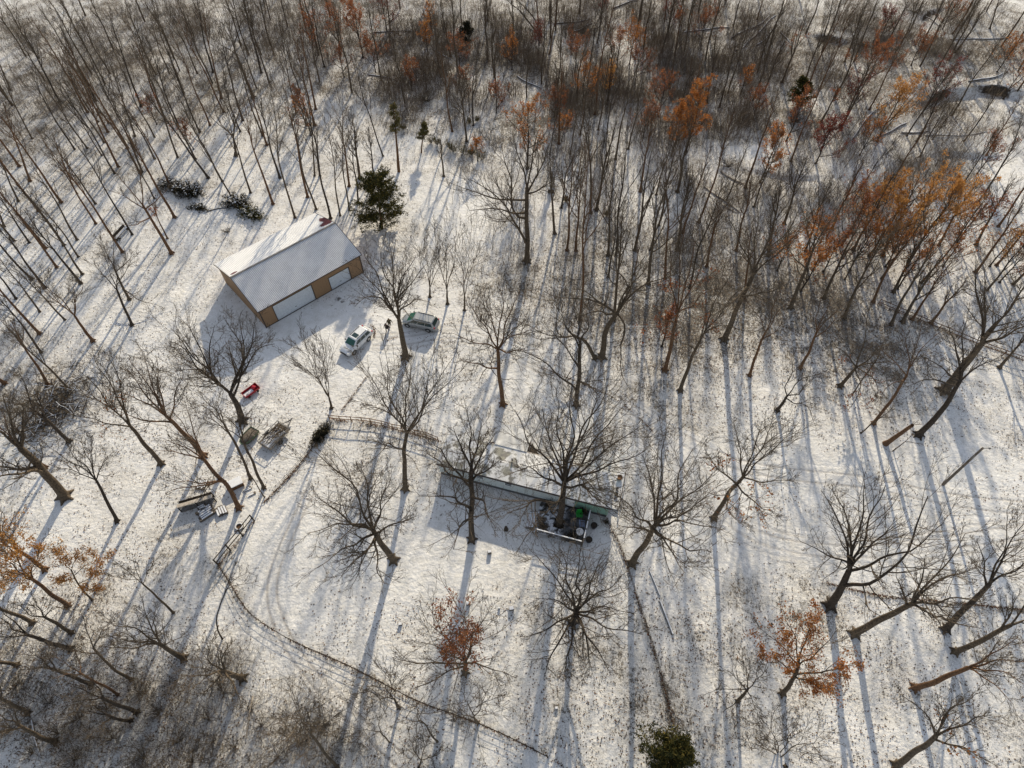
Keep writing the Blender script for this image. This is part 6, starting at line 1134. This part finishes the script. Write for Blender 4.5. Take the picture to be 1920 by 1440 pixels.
# trees still in leaf: centre of the leaves, half size in picture points, colour
LEAFY = [(672, 62, 40, 45, 'r', 'dense'), (720, 28, 30, 30, 'd', ''), (800, 76, 20, 25, 'o', ''), (808, 40, 16, 25, 'o', ''), (700, 110, 40, 25, 'r', ''), (860, 105, 28, 26, 'r', ''), (960, 105, 25, 25, 'o', ''), (990, 262, 42, 55, 'o', ''), (1055, 245, 25, 20, 'o', ''), (870, 160, 22, 22, 'r', ''), (1095, 165, 45, 30, 'o', ''), (1145, 160, 22, 30, 'y', ''),
         (1260, 30, 28, 40, 'd', ''), (1130, 15, 30, 25, 'd', ''), (1185, 90, 40, 30, 'o', ''), (1195, 130, 30, 25, 'r', ''), (1240, 190, 35, 30, 'r', ''), (1268, 255, 40, 38, 'o', 'dense'), (1300, 230, 35, 55, 'o', 'dense'), (1442, 298, 30, 42, 'o', 'dense'), (1545, 272, 33, 35, 'd', 'dense'), (1490, 225, 30, 40, 'r', ''), (1625, 135, 40, 40, 'r', 'dense'), (1600, 185, 34, 24, 'd', ''),
         (1668, 220, 42, 45, 'y', 'dense'), (1625, 265, 30, 26, 'o', ''), (1750, 175, 36, 36, 'd', ''), (1885, 110, 36, 26, 'o', ''), (1905, 150, 28, 26, 'o', ''), (1395, 155, 14, 22, 'o', ''), (1660, 430, 60, 50, 'y', 'dense'), (1745, 430, 75, 60, 'y', 'dense'), (1730, 380, 50, 40, 'y', ''), (1615, 470, 50, 36, 'o', ''), (1525, 455, 45, 30, 'o', ''), (1520, 510, 40, 36, 'o', ''), (1790, 470, 40, 30, 'o', ''), (1880, 470, 40, 30, 'y', ''), (1705, 510, 50, 32, 'o', ''), (1850, 300, 36, 26, 'r', ''),
         (565, 205, 20, 32, 'r', ''), (575, 225, 25, 30, 'o', ''), (590, 75, 40, 30, 'r', ''), (630, 55, 30, 35, 'r', ''), (285, 215, 22, 18, 'r', ''), (355, 262, 24, 18, 'r', ''), (1470, 480, 36, 28, 'o', ''), (895, 285, 20, 18, 'o', ''), (1010, 80, 30, 20, 'd', ''), (1040, 200, 25, 20, 'r', ''), (1780, 30, 40, 25, 'r', ''), (1660, 50, 40, 20, 'd', ''), (1600, 420, 60, 40, 'r', ''), (1560, 480, 40, 30, 'r', ''), (1680, 470, 50, 30, 'o', ''), (1640, 390, 40, 30, 'y', ''), (1820, 420, 45, 35, 'r', ''), (1900, 500, 40, 30, 'r', ''), (1210, 235, 30, 25, 'r', ''), (1160, 100, 34, 26, 'r', ''), (1080, 110, 34, 26, 'r', ''), (1320, 60, 34, 26, 'r', ''), (1420, 200, 24, 24, 'r', ''), (1720, 100, 30, 24, 'r', ''), (1250, 620, 26, 30, 'r', ''), (640, 120, 24, 24, 'r', ''), (770, 150, 26, 22, 'r', ''), (930, 190, 26, 22, 'r', '')]
CN = {'o': 'orange', 'r': 'rust-brown', 'd': 'dark red', 'y': 'ochre'}
for i, (u, v, ru, rv, c, dn) in enumerate(LEAFY):
    r = np.random.default_rng(700 + i)
    # base of a small tree whose crown centre shows here
    best = None; hw = 1.25 * rv
    lean = (u - 960) / (1571 - v)        # upright things point away from the point under the camera
    b0 = ground(u - lean * hw * .8, v + hw * .8); tip = F(b0, u + lean * hw, v - hw); Ht = float(np.clip(tip[2] - b0[2], 3.5, 15)); wd = ru / FPX * np.linalg.norm(b0 - CAMP)
    tp = [b0, b0 + (tip - b0) * .5 + r.normal(size=3) * np.array([.15, .15, 0]), tip]
    t = grown3('x', .05 + .011 * Ht, b0, tp, .14, 13, (c, int((3000 if dn else 1500) * (ru * rv / 1300) ** .7), 1.0, .10), .8, 'bark_dark', 'leafy_tree', None, 1.0, .14, 3, .40, float(np.clip(wd / Ht * 1.5, .35, .95)), r)
    WOODS.append((t, ('densely' if dn else 'thinly') + ' leaved ' + CN[c] + ' tree', (u, v)))
# more bare trunks filling the woods
ZONES = [(0, 640, -10, 420, 62), (640, 1300, -10, 300, 48), (1300, 1930, -10, 330, 38), (1050, 1450, 330, 520, 12), (-20, 150, 420, 760, 8), (1500, 1930, 330, 560, 12)]
r = np.random.default_rng(99); used = [w[2] for w in WOODS]
PROTO = []
for k in range(12):
    b0 = np.zeros(3); Hk = (17, 15, 19, 12, 13, 16, 9, 11, 18, 14, 8, 10)[k]; rr2 = np.random.default_rng(800 + k)
    t = grown3('x', (.17, .16, .18, .13, .15, .2, .10, .12, .19, .15, .09, .11)[k], b0, [b0, np.array([rr2.normal() * .3, rr2.normal() * .3, Hk * .5]), np.array([rr2.normal() * .8, rr2.normal() * .8, Hk])], (.45, .35, .5, .3, .3, .42, .3, .35, .5, .3, .25, .3)[k], 9, None, .7, ('bark', 'bark_dark', 'bark_red')[k % 3], 'bare_tree', None, .55, .10, 3, .36, .36, rr2)
    PROTO.append(t)
def copy_tree(src):
    c = src.copy(); scene.collection.objects.link(c)
    for ch in src.children: d = ch.copy(); scene.collection.objects.link(d); d.parent = c
    return c
nplaced = 0; FARM = []; NT_KEEP = 298 - sum(1 for x in scene.objects if x.name.startswith('bare_tree')) + len(PROTO)
FP = []
for k in range(5):
    rr2 = np.random.default_rng(900 + k); Hk = (16, 13, 18, 11, 15)[k]; n = 16; T = resample([np.zeros(3), np.array([rr2.normal() * .3, rr2.normal() * .3, Hk * .5]), np.array([rr2.normal() * .8, rr2.normal() * .8, Hk])], n, .014, rr2); TR = .19 * (1 - .86 * np.linspace(0, 1, n))
    P, Rr = grow(T[None], TR[None], 9, 9, .36, .55, .16, .09, .38, .99, .03, rr2, .6, .62); B = crown_from(P, Rr, rr2, .8, .1, .75, 2, .1, .38); FP.append(join([tubes(T[None], TR[None], 6), tubes(P, Rr, 4)] + [tubes(a, b, 3) for a, b in B]))
CAND = []
for (u0, u1, v0, v1, n) in ZONES:
    got = 0; tries = 0
    while got < n and tries < 4000:
        tries += 1; u, v = r.uniform(u0, u1), r.uniform(v0, v1); sep = 14 if v < 300 else 28
        if any(math.hypot(u - a, v - b) < sep for a, b in used): continue
        if 610 < u < 960 and v > 170 + (u - 610) * .25: continue
        if u < 640 and v > 300 and u > 330: continue
        if 960 < u < 1030 and v > 280: continue
        if any(((u - a) / ru) ** 2 + ((v - b) / rv) ** 2 < 1.3 for a, b, ru, rv in GAPS): continue
        used.append((u, v)); CAND.append((u, v)); got += 1
CAND.sort(key=lambda q: -q[1])
for n_, (u, v) in enumerate(CAND):
    k = int(r.integers(0, 12)) if u > 640 else int(r.choice([0, 1, 2, 5, 8, 9, 3])); s = r.uniform(.8, 1.15)
    if n_ >= NT_KEEP:
        a = r.uniform(0, 6.28); g_ = ground(u, v); V, Q = FP[k % 5]; c_, s_ = math.cos(a), math.sin(a)
        FARM.append((np.stack([V[:, 0] * c_ - V[:, 1] * s_, V[:, 0] * s_ + V[:, 1] * c_, V[:, 2]], -1) * s + g_, Q)); continue
    src = PROTO[k]; t = copy_tree(src) if src.get('placed') else src; src['placed'] = 1
    t.location = ground(u, v); t.rotation_euler = (r.normal() * .035, r.normal() * .035, r.uniform(0, 6.28)); t.scale = (s, s, s * r.uniform(.9, 1.1))
    WOODS.append((t, ('tall slim bare tree', 'slender dark bare tree', 'brown-barked bare tree')[k % 3] if k not in (6, 7, 10, 11) else 'small bare tree', (u, v)))
if FARM:
    V, Q = join(FARM); tag(link('far_woods', mesh_np('far_woods', V, Q, M['bark'], True)), 'mass of bare trees along the far upper edge', 'woods', kind='stuff')
for t in list(PROTO):
    if not t.get('placed'):
        for ch in list(t.children): bpy.data.objects.remove(ch)
        bpy.data.objects.remove(t)
    else: del t['placed']
for w in WOODS:
    if 'placed' in w[0]: del w[0]['placed']
# say which one each is: its look and how near it stands to something one can find
byk = {}
for t, look, (u, v) in WOODS:
    d = [math.hypot(u - a, v - b) for _, a, b in LAND]; k = int(np.argmin(d)); byk.setdefault((look, k), []).append((d[k], t.name))
for (look, k), L in byk.items():
    L.sort()
    for i, (_, nm) in enumerate(L):
        o = bpy.data.objects[nm]; lb = look + ', ' + (ORD[i] if i < len(ORD) else 'far') + ' to ' + LAND[k][0] + (' of its kind' if len(L) > 1 else ''); o['label'] = lb if len(lb.split()) <= 16 else lb.replace(' of its kind', ''); o['group'] = 'leafy trees in the woods' if 'leaved' in look else 'bare trees in the woods'

# --- evergreens
def evergreen(label, name, loc, top, rad, n, mat, seed, nb=60, lsize=.16, z0=.08, shape=1.0, droop=-.02):
    r = np.random.default_rng(seed); o = np.array(loc, float); T = resample([o * 0, (np.array(top) - o) * .5, np.array(top) - o], 10, .01, r); H = T[-1, 2]; t = thing(name, label, 'tree', o)
    TR = np.linspace(.02 * H + .03, .02, 10); V, Q = tubes(T[None], TR[None], 8); link('trunk', mesh_np('trunk', V, Q, M['bark_red'], True), t)
    f = r.uniform(z0, .98, nb); c = np.stack([np.interp(f, np.linspace(0, 1, 10), T[:, j]) for j in range(3)], -1); az = np.arange(nb) * 2.4 + r.normal(size=nb) * .3
    prof = rad * np.clip(1.08 - f, .05, 1) ** shape * np.clip((f - z0 + .12) * 6, .35, 1) * r.uniform(.7, 1.15, nb); s = np.linspace(0, 1, 6)
    P = c[:, None] + np.stack([np.cos(az)[:, None] * prof[:, None] * s, np.sin(az)[:, None] * prof[:, None] * s, prof[:, None] * (.35 * s + droop * s ** 2)], -1) + r.normal(size=(nb, 6, 3)) * .03
    B, BR = grow(P, np.full((nb, 6), .03), 7, 4, .42, .7, .06, .12, .2, 1.0, .008, r); V, Q = join([tubes(P, np.full((nb, 6), .03) * np.linspace(1, .3, 6)), tubes(B, BR)])
    link('branches', mesh_np('branches', V, Q, M['bark_dark']), t)
    pts = np.concatenate([P[:, 2:].reshape(-1, 3), B.reshape(-1, 3), B.reshape(-1, 3)]); C = pts[r.integers(0, len(pts), n)] + r.normal(size=(n, 3)) * .13
    V, Q = leaf_quads(C, lsize * 1.35, r, 0, .38); link('foliage', mesh_np('foliage', V, Q, M[mat]), t); return t
o = ground(716, 428); evergreen('round dark green cedar standing beside the barn gable', 'cedar_tree', o, F(o, 706, 326), 4.3, 14000, 'cedar', 1, 110, .16, .03, .42)
o = ground(1240, 1432); evergreen('bushy dark pine at the lower edge where the wire fence ends', 'pine_tree', o, o + np.array([.3, .4, 8.0]), 2.9, 9000, 'cedar', 2, 90, .15, .05, .7)
o = ground(1500, 198); evergreen('small dark pine among the orange trees near the creek', 'pine_tree', o, F(o, 1508, 145), 3.0, 4500, 'cedar', 3, 60, .2, .05, .8)
o = ground(873, 82); evergreen('narrow dark green cedar at the far upper woods', 'cedar_tree', o, F(o, 875, 42), 2.3, 3000, 'dark_cedar', 4, 50, .2, .04, .8)
o = ground(748, 322); evergreen('slim small pine with a green tuft, farther up from the junipers', 'pine_tree', o, F(o, 737, 195), 1.9, 1500, 'juniper', 5, 34, .15, .62, .7)
o = ground(790, 286); evergreen('slim small pine with a green tuft beside the juniper row', 'pine_tree', o, F(o, 796, 228), 1.5, 1500, 'juniper', 6, 30, .15, .45, .7)
print('TREES', sum(1 for x in scene.objects if x.get('category') == 'tree'), 'OBJ', len(scene.objects), 'FACES', sum(len(x.data.polygons) for x in scene.objects if x.type == 'MESH'))
